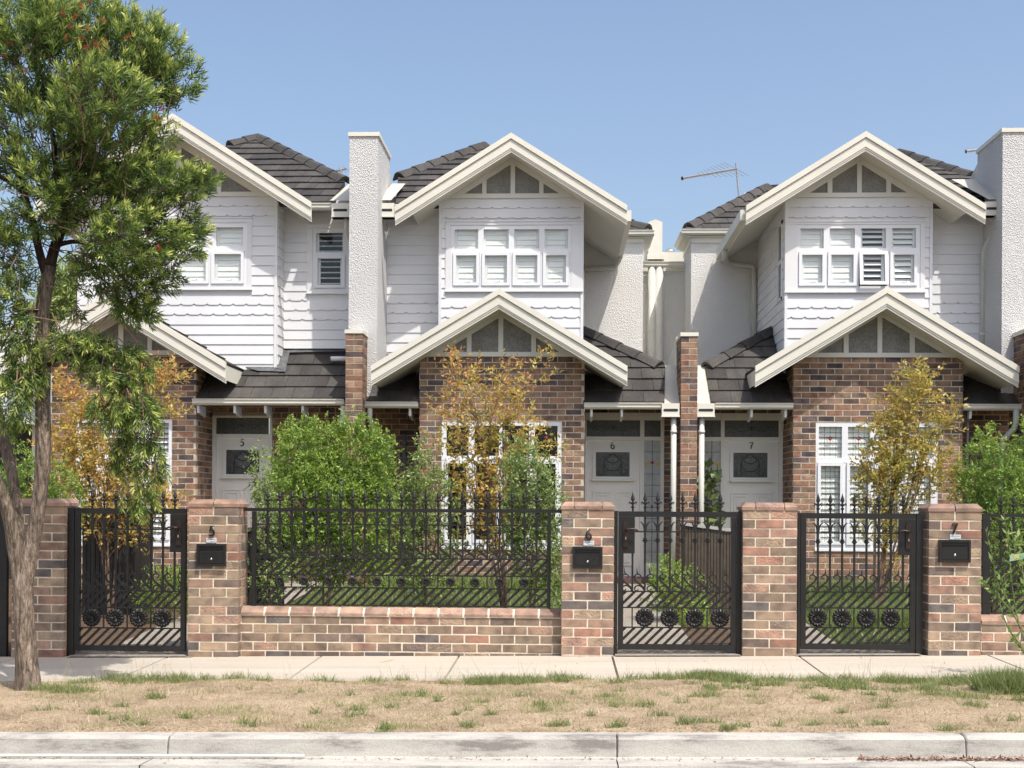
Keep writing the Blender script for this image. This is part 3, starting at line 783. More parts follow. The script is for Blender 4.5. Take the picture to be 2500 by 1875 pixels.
for d, cx, ny, sy, (ax, ay, bx, by) in (('5', 515.5, 1297, 1319, (480, 1328, 551, 1382)), ('6', 1437, 1305, 1326, (1398, 1335, 1471, 1388)), ('7', 2332, 1290, 1311, (2293, 1318, 2370, 1373))):
    x0, x1, z0, z1 = rect(ax, ay, bx, by, YF-.03); w, h = x1-x0, z1-z0
    t = thing('letterbox', {'5': 'black letterbox under number 5, right beside the left gate', '6': 'black letterbox under number 6, between the long fence and the middle gate', '7': 'black letterbox under number 7, next to the lemon sapling'}[d], 'letterbox', ((x0+x1)/2, YF, z0), 'black letterboxes on the gate piers')
    m = MB((x0, YF, z0)); m.box(0, w, -.01, .026, 0, h)
    f = .022
    m.prism([(0, 0), (w, 0), (w-f, f), (f, f)], .026, .037); m.prism([(0, h), (f, h-f), (w-f, h-f), (w, h)], .026, .037)
    m.prism([(0, 0), (f, f), (f, h-f), (0, h)], .026, .037); m.prism([(w, 0), (w, h), (w-f, h-f), (w-f, f)], .026, .037)
    m.build('box', M['iron'], t)
    MB((x0, YF, z0)).box(f+.012, w-f-.012, .0262, .0275, h*.62, h*.76).build('slot', M['room'], t)
    m = MB((x0, YF, z0)); m.box(f+.004, w-f-.004, .0262, .031, f+.004, h*.56); m.prism([(f+.008, h*.78), (w-f-.008, h*.78), (w-f-.008, h*.80), (f+.008, h*.80)], .0265, .04); m.build('flap', M['iron'], t)
    m = MB((x0, YF, z0)); m.dome((w/2, .031, h*.32), .011, .006, 12, 3); m.build('lock', M['chrome'], t, smooth=True)
    c = W(cx, ny, YF-.02); m = MB((0, YF, 0)); digit(m, d, (c.x, c.z), .095, .006, .020)
    o = m.build('house_number', M['number']); tag(o, {'5': 'black metal number 5 on the pier right of the left gate', '6': 'black metal number 6 on the pier at the end of the long fence', '7': 'black metal number 7, partly in glare, on the rightmost full pier'}[d], 'house number', 'black numbers on the piers')
    c = W(cx+.5, sy, YF-.004); t = thing('sticker', {'5': 'no junk mail sticker on the pier beside the left gate', '6': 'no junk mail sticker on the pier where the long fence ends', '7': 'no junk mail sticker on the rightmost full pier near the lemon sapling'}[d], 'sticker', (c.x, YF-.005, c.z), 'junk mail stickers')
    MB((c.x, YF, c.z)).box(-.05, .05, 0.001, .0045, -.022, .022).build('plate', M['sign'], t)
    shared('printed_text', TXT1, t, (c.x-.034, YF-.0052, c.z+.004)); shared('printed_text', TXT1b, t, (c.x+.014, YF-.0052, c.z+.004)); shared('printed_text', TXT2, t, (c.x+.015, YF-.0052, c.z-.016))
# ------------------------------------------------------------------ houses
YB, YD, YU, YR, YQ = 18.75, 19.65, 19.45, 19.88, 22.2      # bay, door recess, upper gable wall, upper recess, far roughcast wall
YLB, YUB = YB-.42, YU-.42                                   # back faces of lower and upper barge boards
HG = 'row of gabled brick and weatherboard townhouses'
def FR(Y): return ((0, Y, 0), (1, 0, 0), (0, -1, 0))
def weatherboards(par, F, u0, u1, z0, z1, zref, pitch=.152, holes=(), notch=(), nref=0.0, npitch=.2035):
    """lapped boards as single parts; notch = row numbers (from zref downwards) with a notched lower edge"""
    O, U, Nn = F; k0 = math.floor((zref-z1)/pitch)-1; k1 = math.ceil((zref-z0)/pitch)+1
    for k in range(k0, k1):
        zb = zref-(k+1)*pitch; zt = zb+pitch
        a, b = max(zb, z0), min(zt, z1)
        if b-a < .025: continue
        segs = [(u0, u1)]
        for h in holes:
            if b > h[2]+.03 and a < h[3]-.03:
                ns = []
                for s in segs:
                    if s[1] <= h[0] or s[0] >= h[1]: ns.append(s)
                    else:
                        if s[0] < h[0]: ns.append((s[0], h[0]))
                        if s[1] > h[1]: ns.append((h[1], s[1]))
                segs = ns
        for s in segs:
            if s[1]-s[0] < .03: continue
            m = MB(O, U, Nn)
            th = .017
            if k in notch and a == zb:
                # notched bottom: strips between notch points
                q = nref+(npitch/2 if k % 2 else 0); i0 = math.ceil((s[0]-q+.02)/npitch); pts = [(s[0], a)]
                while q+i0*npitch < s[1]-.03:
                    c = q+i0*npitch; pts += [(c-.036, a), (c-.028, a+.008), (c-.018, a+.006), (c, a+.026), (c+.018, a+.006), (c+.028, a+.008), (c+.036, a)]; i0 += 1
                pts += [(s[1], a)]
                pts = [p for p in pts if s[0] <= p[0] <= s[1]]
            else: pts = [(s[0], a), (s[1], a)]
            kk = len(pts); vs = []; lean = lambda z: .004+(th-.004)*(1-(z-zb)/pitch)
            vs += [(p[0], lean(p[1]), p[1]) for p in pts]+[(p[0], lean(b), b) for p in pts]
            vs += [(p[0], -.004, p[1]) for p in pts]+[(p[0], -.004, b) for p in pts]
            fs = []
            for i in range(kk-1):
                fs += [(i+1, i, kk+i, kk+i+1), (i, i+1, 2*kk+i+1, 2*kk+i), (kk+i+1, kk+i, 3*kk+i, 3*kk+i+1), (2*kk+i, 2*kk+i+1, 3*kk+i+1, 3*kk+i)]
            fs += [(0, 2*kk, 3*kk, kk), (kk-1, 2*kk-1, 4*kk-1, 3*kk-1)]
            m.add(vs, fs); m.build('weatherboard', M['board'], par)
def roof_tiles(par, O, U, V, poly, w=.315, ex=.34, u0=0, matk='tile', nm='roof_tile', name_under='roof_deck'):
    """O origin on the slope, U across, V up-slope (unit), poly in (u,v) convex CCW"""
    O, U, V = Vector(O), Vector(U).normalized(), Vector(V).normalized(); Nn = U.cross(V); Nn = Nn if Nn.z > 0 else -Nn
    us = [p[0] for p in poly]; vs_ = [p[1] for p in poly]
    a = sum(poly[i][0]*poly[(i+1) % len(poly)][1]-poly[(i+1) % len(poly)][0]*poly[i][1] for i in range(len(poly)))
    if a < 0: poly = poly[::-1]
    m = MB(); m.v = [O+U*p[0]+V*p[1]-Nn*h for h in (.002, .06) for p in poly]; k = len(poly)
    m.f = [tuple(range(k)), tuple(reversed(range(k, 2*k)))]+[(i, i+k, (i+1) % k+k, (i+1) % k) for i in range(k)]
    m.build(name_under, M['tile'], par)
    r = 0; v = min(vs_)
    while v < max(vs_)-.01:
        off = (.5 if r % 2 else 0)*w+u0
        i = math.floor((min(us)-off)/w)
        while i*w+off < max(us):
            ua, ub = i*w+off+.0025, (i+1)*w+off-.0025; cell = [(ua, v), (ub, v), (ub, v+ex+.02), (ua, v+ex+.02)]
            pc = clip_poly(cell, poly)
            if len(pc) > 2:
                A = abs(sum(pc[q][0]*pc[(q+1) % len(pc)][1]-pc[(q+1) % len(pc)][0]*pc[q][1] for q in range(len(pc))))/2
                if A > .003:
                    m = MB(); jz = random.uniform(-.003, .003); k = len(pc)
                    top = [O+U*p[0]+V*p[1]+Nn*(.006+.024*(1-(p[1]-v)/ex)+jz) for p in pc]; bot = [O+U*p[0]+V*p[1]-Nn*.001 for p in pc]
                    m.v = top+bot; m.f = [tuple(range(k)), tuple(reversed(range(k, 2*k)))]+[(q, q+k, (q+1) % k+k, (q+1) % k) for q in range(k)]
                    m.build(nm, M['tile'], par)
            i += 1
        v += ex; r += 1
def slope(par, pix, Yg, pyg, pxg, tan, name='porch_roof', row=.34, u0=0, deck='roof_deck'):
    """roof slope through the gutter line; polygon given in photo pixels"""
    g = W(pxg, pyg, Yg); n = Vector((0, -tan, 1)).normalized(); V = Vector((0, 1, tan)).normalized(); U = Vector((1, 0, 0))
    poly = []
    for p in pix:
        q = WP(p[0], p[1], g, n); d = q-g; poly.append((d.dot(U), d.dot(V)))
    e = bpy.data.objects.new(name, None); link(e, par, g)
    roof_tiles(e, g, U, V, poly, ex=row, u0=u0, name_under=deck)
    return e, g, n
def ridge_caps(par, P0, P1, L=.40, w=.125, h=.075):
    P0, P1 = Vector(P0), Vector(P1); d = P1-P0; n = max(1, round(d.length/L)); d.normalize(); L = (P1-P0).length/n
    S = d.cross(Vector((0, 0, 1))).normalized(); T = S.cross(d).normalized()
    for i in range(n):
        m = MB()
        for t, g in ((0, 1.12), (L*1.06, .92)):
            c = P0+d*(i*L+t)+T*(.012*g)
            for a, b in ((-w, -h*.35), (-w*.45, h*.72), (0, h), (w*.45, h*.72), (w, -h*.35), (w*.9, -h*.6), (0, h*.6), (-w*.9, -h*.6)): m.v.append(c+S*a*g+T*b*g)
        m.f = [tuple(range(8)), tuple(reversed(range(8, 16)))]+[(q, q+8, (q+1) % 8+8, (q+1) % 8) for q in range(8)]
        m.build('ridge_cap', M['tile'], par)
def gutter(par, u0, u1, Y, zt, nm='gutter'):
    """quad gutter, back at Y, top at zt"""
    m = MB((0, Y, 0)); pr = [(0, zt-.09), (.075, zt-.09), (.105, zt-.065), (.105, zt-.02), (.12, zt-.012), (.12, zt), (.1, zt), (.1, zt-.012), (.012, zt-.012), (0, zt)]
    m.ext(pr, [(u0, 0), (u1, 0)]); g = m.build(nm, M['cream'], par); return g
def downpipe(par, pts, r=.045, m='pvc', clips=()):
    mb = MB(); mb.wtube(pts, r, 12); p = mb.build('downpipe', M[m], par, smooth=True)
    for c in clips:
        c = Vector(c); mb = MB(); mb.wtube([c+Vector((0, 0, -.02)), c+Vector((0, 0, .02))], r+.008, 12); mb.build('pipe_collar', M[m], p, smooth=True)
    return p
def rainhead(par, px0, px1, py0, py1, Y, dep=.16):
    x0, x1, z0, z1 = rect(px0, py0, px1, py1, Y); O = (x0, Y, z0); w, h = x1-x0, z1-z0
    m = MB(O); m.box(0, w, -dep, 0, 0, h); m.box(-.006, w+.006, -dep-.002, .006, -.0, .022); b = m.build('rainwater_head', M['cream'], par)
    m = MB(O); sl = w*.34; m.prism([(w/2+math.cos(a)*.02+(sl if math.cos(a) > 0 else -sl), h*.5+math.sin(a)*.02) for a in np.linspace(-PI/2, 1.5*PI, 17)[:-1]], .0005, .003); m.build('overflow_slot', M['room'], b)
def barge(par, cx, zap, xl, xr, sl, dv, Yb, th=.06, name='barge_board', matk='cream'):
    """gable barge boards; cx,zap apex (outer), sl slope, dv vertical depth; back face at Yb"""
    for s, xe in ((-1, xl), (1, xr)):
        L = abs(xe-cx); m = MB((0, Yb, 0))
        q = [(0, 0), (0, -dv), (th*.45, -dv), (th*.45, -dv*.90), (th*.62, -dv*.885), (th*.62, -dv*.80), (th*.8, -dv*.785), (th*.8, -dv*.36), (th*.62, -dv*.345), (th*.62, -dv*.325), (th*1.15, -dv*.30), (th*1.15, 0)]
        m.ext([(a, zap+b) for a, b in q], [(cx, 0), (xe, -sl*L)] if s > 0 else [(xe, -sl*L), (cx, 0)])
        m.build(name, M[matk], par)
def gable_roof(par, cx, zap, xl, xr, sl, Y0, Y1, th=.12, name='gable_roof', soff=-.05, tiles=True):
    e = bpy.data.objects.new(name, None); link(e, par, (cx, Y0, zap))
    for s, xe in ((-1, xl), (1, xr)):
        L = abs(xe-cx); m = MB(); dz = soff
        vs = [(cx, -Y0, zap+dz), (xe, -Y0, zap+dz-sl*L), (xe, -Y0, zap+dz-sl*L-th), (cx, -Y0, zap+dz-th)]
        vs += [(a, -Y1, z) for a, _, z in vs]
        m.add(vs, [(0, 1, 2, 3), (7, 6, 5, 4), (0, 4, 5, 1), (1, 5, 6, 2), (2, 6, 7, 3), (3, 7, 4, 0)]); m.build('soffit', M['cream'], e)
        if tiles:
            V = Vector((-s, 0, sl)).normalized(); Ln = L*math.hypot(1, sl)
            roof_tiles(e, (xe, Y0+.02, zap+dz-sl*L+.012), (0, 1, 0), V, [(0, 0), (Y1-Y0-.02, 0), (Y1-Y0-.02, Ln), (0, Ln)], w=.33)
    return e
def gable_infill(par, Y, cx, zap_in, sl, beam, posts, rake=.055, beam_n=.035, tot=None):
    """beam=(x0,x1,z0,z1); posts list of (x0,x1) ; zap_in = z of the rake trim's lower edge apex"""
    bx0, bx1, bz0, bz1 = beam
    e = MB((0, Y, 0)); e.prism([(cx-(zap_in+.12-bz1)/sl, bz1), (cx+(zap_in+.12-bz1)/sl, bz1), (cx, zap_in+.12)], -.02, .004)
    p = e.build('gable_panel', M['panel'], par)
    MB((0, Y, 0)).box(bx0, bx1, -.01, beam_n, bz0, bz1).build('gable_beam', M['trim'], par)
    for a, b in posts:
        m = MB((0, Y, 0)); zt = zap_in-sl*min(abs(a-cx), abs(b-cx)) if not (a <= cx <= b) else zap_in
        m.box(a, b, -.01, .028, bz1, zt+.03); m.build('gable_post', M['trim'], par)
    tw = .34
    for s in (-1, 1):
        m = MB((0, Y, 0)); x_in = cx+s*(zap_in-bz1)/sl; top = zap_in+tw; xo = cx+s*(top-bz0)/sl
        m.prism([(cx, zap_in), (x_in, bz1), (cx+s*((bx1-bx0)/2+.1), bz1), (cx+s*((bx1-bx0)/2+.1), top-sl*((bx1-bx0)/2+.1)), (cx, top)] if top-sl*((bx1-bx0)/2+.1) > bz1 else [(cx, zap_in), (x_in, bz1), (cx+s*(top-bz1)/sl, bz1), (cx, top)], -.012, .031)
        m.build('rake_trim', M['trim'], par)
def slats(par, x0, x1, z0, z1, Y, pitch=.076, ang=80, key='slat', gap=0):
    """shutter blades behind a pane; ang 90 = closed"""
    if (x1-x0) < .05: return
    n = max(1, int((z1-z0)/pitch)); p = (z1-z0)/n; a = math.radians(ang); hw = p*.54; w = x1-x0
    m = MB(); c, s_ = math.cos(a)*hw, math.sin(a)*hw
    t = .004
    m.add([(-w/2, c, -s_), (w/2, c, -s_), (w/2, -c, s_), (-w/2, -c, s_), (-w/2, c-t, -s_-t), (w/2, c-t, -s_-t), (w/2, -c-t, s_-t), (-w/2, -c-t, s_-t)], [(0, 1, 2, 3), (7, 6, 5, 4), (0, 4, 5, 1), (1, 5, 6, 2), (2, 6, 7, 3), (3, 7, 4, 0)])
    me = m.mesh('shutter_slat', M[key], center=(0, 0, 0))[0]
    for i in range(n): shared('shutter_slat', me, par, ((x0+x1)/2, Y, z0+(i+.5)*p))
def pane_unit(win, x0, x1, z0, z1, Y, fr, proud, sash, ang=80, lead=None, slat=True, tilt=0, glass='glass', col='white', stile=True, glow=None):
    """one light of a window: optional sash frame, glass, shutter blades behind"""
    par = win
    if sash:
        m = MB((0, Y, 0)); m.box(x0, x1, -.01, proud, z0, z0+fr); m.box(x0, x1, -.01, proud, z1-fr, z1); m.box(x0, x0+fr, -.01, proud, z0+fr, z1-fr); m.box(x1-fr, x1, -.01, proud, z0+fr, z1-fr)
        if tilt:
            me, c = m.mesh('sash', M[col], center=((x0+x1)/2, Y, z1)); s = shared('sash', me, win, c, rot=(-tilt, 0, 0))
        else: m.build('sash', M[col], win)
        x0 += fr; x1 -= fr; z0 += fr; z1 -= fr
    m = MB((0, Y, 0)); m.box(x0, x1, .0, .004, z0, z1)
    if tilt:
        me, c = m.mesh('pane', M[glass], center=((x0+x1)/2, Y, z1+fr)); shared('pane', me, win, c+Vector((0, 0, 0)), rot=(-tilt, 0, 0))
    else: m.build('pane', M[glass], win)
    if lead: lead(par, x0, x1, z0, z1, Y-.006)
    if slat:
        if stile:
            m = MB((0, Y+.045, 0)); m.box(x0-.01, x0+.035, -.012, .012, z0-.02, z1+.02); m.box(x1-.035, x1+.01, -.012, .012, z0-.02, z1+.02); m.build('shutter_stile', M['slat'], win)
            slats(par, x0+.037, x1-.037, z0-.01, z1+.01, Y+.045, ang=ang)
        else: slats(par, x0, x1, z0-.01, z1+.01, Y+.045, ang=ang)
def leadgrid(nx, nz, flower=True):
    def f(par, x0, x1, z0, z1, Y):
        m = MB((0, Y, 0)); w, h = x1-x0, z1-z0
        for i in range(1, nx): m.box(x0+w*i/nx-.003, x0+w*i/nx+.003, 0, .004, z0, z1)
        for i in range(1, nz): m.box(x0, x1, 0, .0035, z0+h*i/nz-.003, z0+h*i/nz+.003)
        if flower: m.prism([(x0+w*.36, z1-h*.36), (x0+w*.5, z1-h*.42), (x0+w*.64, z1-h*.36), (x0+w*.5, z1-h*.30)], .001, .005)
        m.build('leading', M['mullion'], par)
        if flower:
            m = MB((0, Y, 0)); m.dome((x0+w*.5, .005, z1-h*.40), .022, .004, 8, 2); m.build('glass_flower', M['red'], par)
    return f
def room(par, x0, x1, z0, z1, Y):
    m = MB((0, Y, 0)); a, b, c, d = x0, x1, z0, z1
    m.add([(a, -.1, c), (b, -.1, c), (b, -.1, d), (a, -.1, d), (a, -.7, c), (b, -.7, c), (b, -.7, d), (a, -.7, d)], [(4, 5, 6, 7), (0, 4, 7, 3), (1, 2, 6, 5), (0, 1, 5, 4), (3, 7, 6, 2)])
    m.build('dark_interior', M['room'], par)  # near-black colour stands in for the shade of an unlit, unbuilt room
def upper_window(par, name, Y, trim, frame, lights, tz, zb, angs=None, openi=None):
    """trim, frame = pixel boxes; lights = list of (glass px0, px1); tz=(py top of upper glass, py bottom of upper glass); zb=(sash top, sash bottom)"""
    tx0, tx1, tz0, tz1 = rect(*trim, Y); fx0, fx1, fz0, fz1 = rect(*frame, Y)
    win = MB((0, Y, 0))
    win.box(tx0, tx1, -.01, .030, tz0, fz0-.001); win.box(tx0, tx1, -.01, .028, fz1+.001, tz1); win.box(tx0, fx0-.001, -.01, .026, fz0, fz1); win.box(fx1+.001, tx1, -.01, .026, fz0, fz1)
    win.box(tx0-.01, tx1+.01, -.01, .045, tz0-.02, tz0-.001); win.box(tx0, tx1, -.01, .040, tz1-.016, tz1+.002)
    w = win.build(name, M['board'], par)
    gl = [(WX(a, Y, 600), WX(b, Y, 600)) for a, b in lights]
    ug0, ug1 = WZ(tz[1], Y, sum(lights[0])/2), WZ(tz[0], Y, sum(lights[0])/2); s0, s1 = WZ(zb[1], Y, sum(lights[0])/2), WZ(zb[0], Y, sum(lights[0])/2)
    m = MB((0, Y, 0)); fr = .0
    m.box(fx0, fx1, -.03, .016, fz0, s0); m.box(fx0, fx1, -.03, .016, ug1, fz1); m.box(fx0, fx1, -.03, .016, s1, ug0)
    xs = [fx0]+[q for g in gl for q in g]+[fx1]
    for i in range(0, len(xs), 2): m.box(xs[i], xs[i+1], -.03, .016, ug0, ug1); 
    bars = [(xs[i]+xs[i+1])/2 for i in range(2, len(xs)-2, 2)]
    for b in bars: m.box(b-.016, b+.016, -.03, .016, s0, s1)
    m.box(fx0, gl[0][0]-.022, -.03, .016, s0, s1); m.box(gl[-1][1]+.022, fx1, -.03, .016, s0, s1)
    m.build('window_frame', M['white'], w)
    edges = [gl[0][0]-.022]+bars+[gl[-1][1]+.022]
    for i, (a, b) in enumerate(gl):
        an = angs[i] if angs else 82
        pane_unit(w, a, b, ug0, ug1, Y+.012, 0, 0, False, ang=an)
        ea = edges[i]+(.016 if i else 0)+.003; eb = edges[i+1]-(.016 if i < len(gl)-1 else 0)-.003
        pane_unit(w, ea, eb, s0+.003, s1-.003, Y-.010, .047, .03, True, ang=an, tilt=(.13 if openi == i else 0))
        if openi is None or openi != i:
            c = (ea+eb)/2; m = MB((0, Y+.03, 0)); m.ribbon([(c-.05, s0+.058), (c+.02, s0+.063), (c+.05, s0+.058), (c+.055, s0+.08)], .007, 0, .01); m.build('window_winder', M['iron'], w)
    room(w, fx0, fx1, fz0, fz1, Y)
    return w, (tx0, tx1, tz0-.02, tz1)
def bay_window(par, name, Y, frame, cols, up, lo, slat, lead=True, ang=62):
    fx0, fx1, fz0, fz1 = rect(*frame, Y)
    gl = [(WX(a, Y, 1100), WX(b, Y, 1100)) for a, b in cols]; cx = sum(frame[0:3:2])/2
    ug1, ug0 = WZ(up[0], Y, cx), WZ(up[1], Y, cx); s1, s0 = WZ(lo[0], Y, cx), WZ(lo[1], Y, cx)
    m = MB((0, Y+.03, 0))
    m.box(fx0, fx1, -.05, .02, fz0, s0); m.box(fx0, fx1, -.05, .02, ug1, fz1); m.box(fx0, fx1, -.05, .024, s1, ug0)
    xs = [fx0]+[q for g in gl for q in g]+[fx1]
    for i in range(0, len(xs), 2): m.box(xs[i], xs[i+1], -.05, .02, ug0, ug1); m.box(xs[i]+(.02 if i else 0), xs[i+1]-(.02 if i < len(xs)-2 else 0), -.05, .02, s0, s1)
    m.box(fx0-.01, fx1+.01, -.03, .05, fz0-.02, fz0+.012)
    w = m.build(name, M['white'], par)
    for i, (a, b) in enumerate(gl):
        pane_unit(w, a, b, ug0, ug1, Y+.045, 0, 0, False, lead=leadgrid(4, 3), slat=slat, ang=ang, stile=False)
        pane_unit(w, a-.018, b+.018, s0+.003, s1-.003, Y+.03, .045, .045, True, lead=leadgrid(4, 8, False), slat=slat, ang=ang, stile=False)
    room(w, fx0, fx1, fz0, fz1, Y+.05)
    return w, (fx0, fx1, fz0, fz1)
def door_set(par, Y, leaf, glass, number, side, lintel, trans, frame_l, frame_r, knob_right, sidelight=None):
    """leaf, glass pixel boxes; side: mirrored ornaments"""
    x0, x1, z0, z1 = rect(*leaf, Y); g0, g1, h0, h1 = rect(*glass, Y)
    fl, fr = WX(frame_l, Y, 1200), WX(frame_r, Y, 1200); ztop = WZ(lintel, Y, (frame_l+frame_r)/2)
    t0, t1, tz0, tz1 = rect(*trans, Y)
    m = MB((0, Y, 0)); m.box(x0, x1, -.04, 0, z0, z1); cx = (x0+x1)/2; w = x1-x0
    d = m.build('door', M['door'], par)
    # mouldings round the glass, shelf and carved apron
    m = MB((0, Y, 0)); e = .05
    m.box(g0-e, g1+e, 0, .018, h0-e*.7, h0); m.box(g0-e, g1+e, 0, .018, h1, h1+e*.8); m.box(g0-e, g0, 0, .018, h0, h1); m.box(g1, g1+e, 0, .018, h0, h1)
    m.build('glass_surround', M['door'], d)
    m = MB((0, Y, 0)); sh = h0-e*.7; m.prism([(cx-w*.41, sh-.004), (cx+w*.41, sh-.004), (cx+w*.39, sh-.03), (cx-w*.39, sh-.03)], 0, .06); m.build('door_shelf', M['door'], d)
    m = MB((0, Y, 0))
    for s in (-1, 1):
        pts = bez([(cx+s*w*.38, sh-.035), (cx+s*w*.33, sh-.075), (cx+s*w*.27, sh-.08), (cx+s*w*.2, sh-.065), (cx+s*w*.12, sh-.09), (cx+s*w*.05, sh-.07), (cx, sh-.10)], 4)
        m.ribbon(pts, .012, 0, .012)
    m.build('carved_apron', M['door'], d)
    for s in (-1, 1):
        pz1 = sh-.20; pz0 = z0+.18; a, b = (cx-w*.38, cx-w*.04) if s < 0 else (cx+w*.04, cx+w*.38)
        m = MB((0, Y, 0))
        for q in (0, .045, .09):
            A, B_, C_, D_ = a+q, b-q, pz0+q, pz1-q
            if q == .09: m.box(A, B_, 0, .020, C_, D_); continue
            m.box(A, B_, 0, .018, C_, C_+.014); m.box(A, B_, 0, .018, D_-.014, D_); m.box(A, A+.014, 0, .018, C_+.014, D_-.014); m.box(B_-.014, B_, 0, .018, C_+.014, D_-.014)
        m.build('door_panel', M['door'], d)
    gl = MB((0, Y, 0)); gl.box(g0, g1, .001, .004, h0, h1); gl.build('leaded_glass', M['darkglass'], d)
    m = MB((0, Y, 0)); W_, H_ = g1-g0, h1-h0; gx = (g0+g1)/2; gzc = h0+H_*.58
    for i in (1, 2, 3): m.box(g0+W_*i/4-.002, g0+W_*i/4+.002, .004, .006, h0, h1)
    m.box(g0, g1, .004, .0058, h0+H_*.5-.002, h0+H_*.5+.002); m.box(g0, g1, .004, .0058, h0+H_*.8-.002, h0+H_*.8+.002)
    R = H_*.34
    m.ribbon([(gx+R*math.cos(a), gzc+R*math.sin(a)) for a in np.linspace(0, 2*PI, 28)], .010, .004, .008)
    m.ribbon([(gx+R*.72*math.cos(a), gzc+R*.72*math.sin(a)) for a in np.linspace(PI, 2*PI, 16)], .006, .004, .008)
    for s in (-1, 1):
        m.ribbon(bez([(gx+s*R*.15, gzc+R*.9), (gx+s*R*.75, gzc+R*.35), (gx+s*R*.55, gzc+R*.1), (gx, gzc-R*.1)], 5), .016, .004, .009)
        m.ribbon(bez([(gx+s*R*.98, gzc), (gx+s*R*1.15, gzc-R*.7), (gx+s*R*1.0, gzc-R*1.35), (gx+s*R*1.45, gzc-R*1.5), (gx+s*R*1.75, gzc-R*1.1), (gx+s*R*1.5, gzc-R*.85)], 5), .014, .004, .009)
        m.ribbon(bez([(gx, gzc-R*1.0), (gx+s*R*.6, gzc-R*.9), (gx+s*R*1.0, gzc-R*1.4)], 5), .008, .004, .008)
    m.build('leading', M['mullion'], d)
    m = MB((0, Y, 0)); 
    m.prism([(gx+R*.92*math.cos(a), gzc+R*.92*math.sin(a)) for a in np.linspace(0, 2*PI, 25)[:-1]], .004, .0045)
    m.build('pale_glass', M['midglass'], d)
    c = W(*number[1], Y); m = MB((0, Y, 0)); digit(m, number[0], (c.x, c.z), .105, .001, .008); m.build('door_number', M['number'], d)
    kx = x1-.055 if knob_right else x0+.055; kz = z0+.98
    m = MB((0, Y, 0)); m.dome((kx, .0, kz), .033, .010, 12, 3); m.dome((kx, .012, kz), .026, .045, 12, 4); m.build('door_knob', M['chrome'], d, smooth=True)
    # frame
    m = MB((0, Y-.03, 0))
    m.box(fl, x0-.004, -.06, .0, z0, ztop); m.box(fl, fr, -.06, .002, max(tz1, h1)+.0, ztop)
    m.box(x0-.004, x1+.004, -.06, -.001, z1+.004, tz0)
    if sidelight:
        a, b = WX(sidelight[0], Y, 1200), WX(sidelight[1], Y, 1200)
        if side > 0:
            m.box(x1+.004, a, -.06, .0, z0, tz1); m.box(a, b, -.06, -.001, z1+.004, tz0); m.box(b, fr, -.06, .0, z0, tz1)
        else:
            pass
        m.box(a, b, -.06, .0, z0, z0+.22)
    else: m.box(x1+.004, fr, -.06, .0, z0, tz1)
    if sidelight and side < 0:
        m = MB((0, Y-.03, 0)); m.box(fl, a, -.06, 0, z0, tz1); m.box(b, x0-.004, -.06, 0, z0, tz1); m.box(x1+.004, fr, -.06, 0, z0, tz1)
        m.box(fl, fr, -.06, .002, tz1, ztop); m.box(x0-.004, x1+.004, -.06, -.001, z1+.004, tz0); m.box(a, b, -.06, -.001, z1+.004, tz0); m.box(a, b, -.06, 0, z0, z0+.22)
    f = m.build('door_frame', M['door'], par)
    MB((0, Y, 0)).box(t0, t1, -.01, .0, tz0, tz1).build('transom_glass', M['darkglass'], f)
    m = MB((0, Y, 0))
    for i in range(1, 6): m.box(t0+(t1-t0)*i/6-.003, t0+(t1-t0)*i/6+.003, 0, .003, tz0, tz1)
    tm = (tz0+tz1)/2; m.box(t0, t1, 0, .0028, tm+.02, tm+.026); tc = (t0+t1)/2
    for s in (-1, 1): m.ribbon(bez([(tc, tm+.02), (tc+s*.10, tm-.035), (tc+s*.2, tm-.03), (tc+s*.29, tm+.02)], 5), .008, .002, .006)
    m.dome((tc, .002, tm+.01), .025, .004, 8, 2); m.build('transom_leading', M['mullion'], f)
    if sidelight:
        zz0 = z0+.22
        MB((0, Y, 0)).box(a, b, -.01, .0, zz0, z1).build('sidelight_glass', M['paleglass'], f)
        MB((0, Y, 0)).box(a, b, -.01, .0, tz0, tz1).build('sidelight_top_glass', M['darkglass'], f)
        m = MB((0, Y, 0)); c = (a+b)/2; m.box(c-.004, c+.004, 0, .003, zz0, tz1)
        nz = 11
        for i in range(1, nz):
            z = z1-(z1-zz0)*i/nz
            m.box(a, b, 0, .0028, z-.003, z+.003)
        m.build('sidelight_leading', M['mullion'], f)
        zf = z1-(z1-zz0)*2.0/nz
        m = MB((0, Y, 0)); m.prism([(c-.03, zf+.01), (c, zf+.035), (c+.03, zf+.01), (c, zf-.03)], .004, .008); m.dome((c, .004, z1-(z1-zz0)*5.9/nz), .02, .004, 8, 2); m.build('glass_flower', M['red'], f)
        for s in (-1, 1):
            m = MB((0, Y, 0)); m.prism([(c+s*.03, zf+.004), (c+s*(b-a)*.49, zf+.012), (c+s*(b-a)*.49, zf-.05), (c+s*(b-a)*.3, zf-.045)], .0032, .005)
            m.build('glass_ribbon', M['yellow'], f)
    return (fl, fr, z0, ztop)

def tails(par, xs, py, Y, px):
    for p in xs:
        u = WX(p, Y, 1000); z = WZ(py, Y, px); m = MB((0, Y, 0))
        m.add([(u-.017, -.35, z-.0), (u+.017, -.35, z), (u+.017, .02, z), (u-.017, .02, z), (u-.017, -.35, z-.16), (u+.017, -.35, z-.16), (u+.017, .0, z-.11), (u-.017, .0, z-.11)],
              [(0, 1, 2, 3), (7, 6, 5, 4), (0, 4, 5, 1), (1, 5, 6, 2), (2, 6, 7, 3), (3, 7, 4, 0)]); m.build('rafter_tail', M['white'], par)

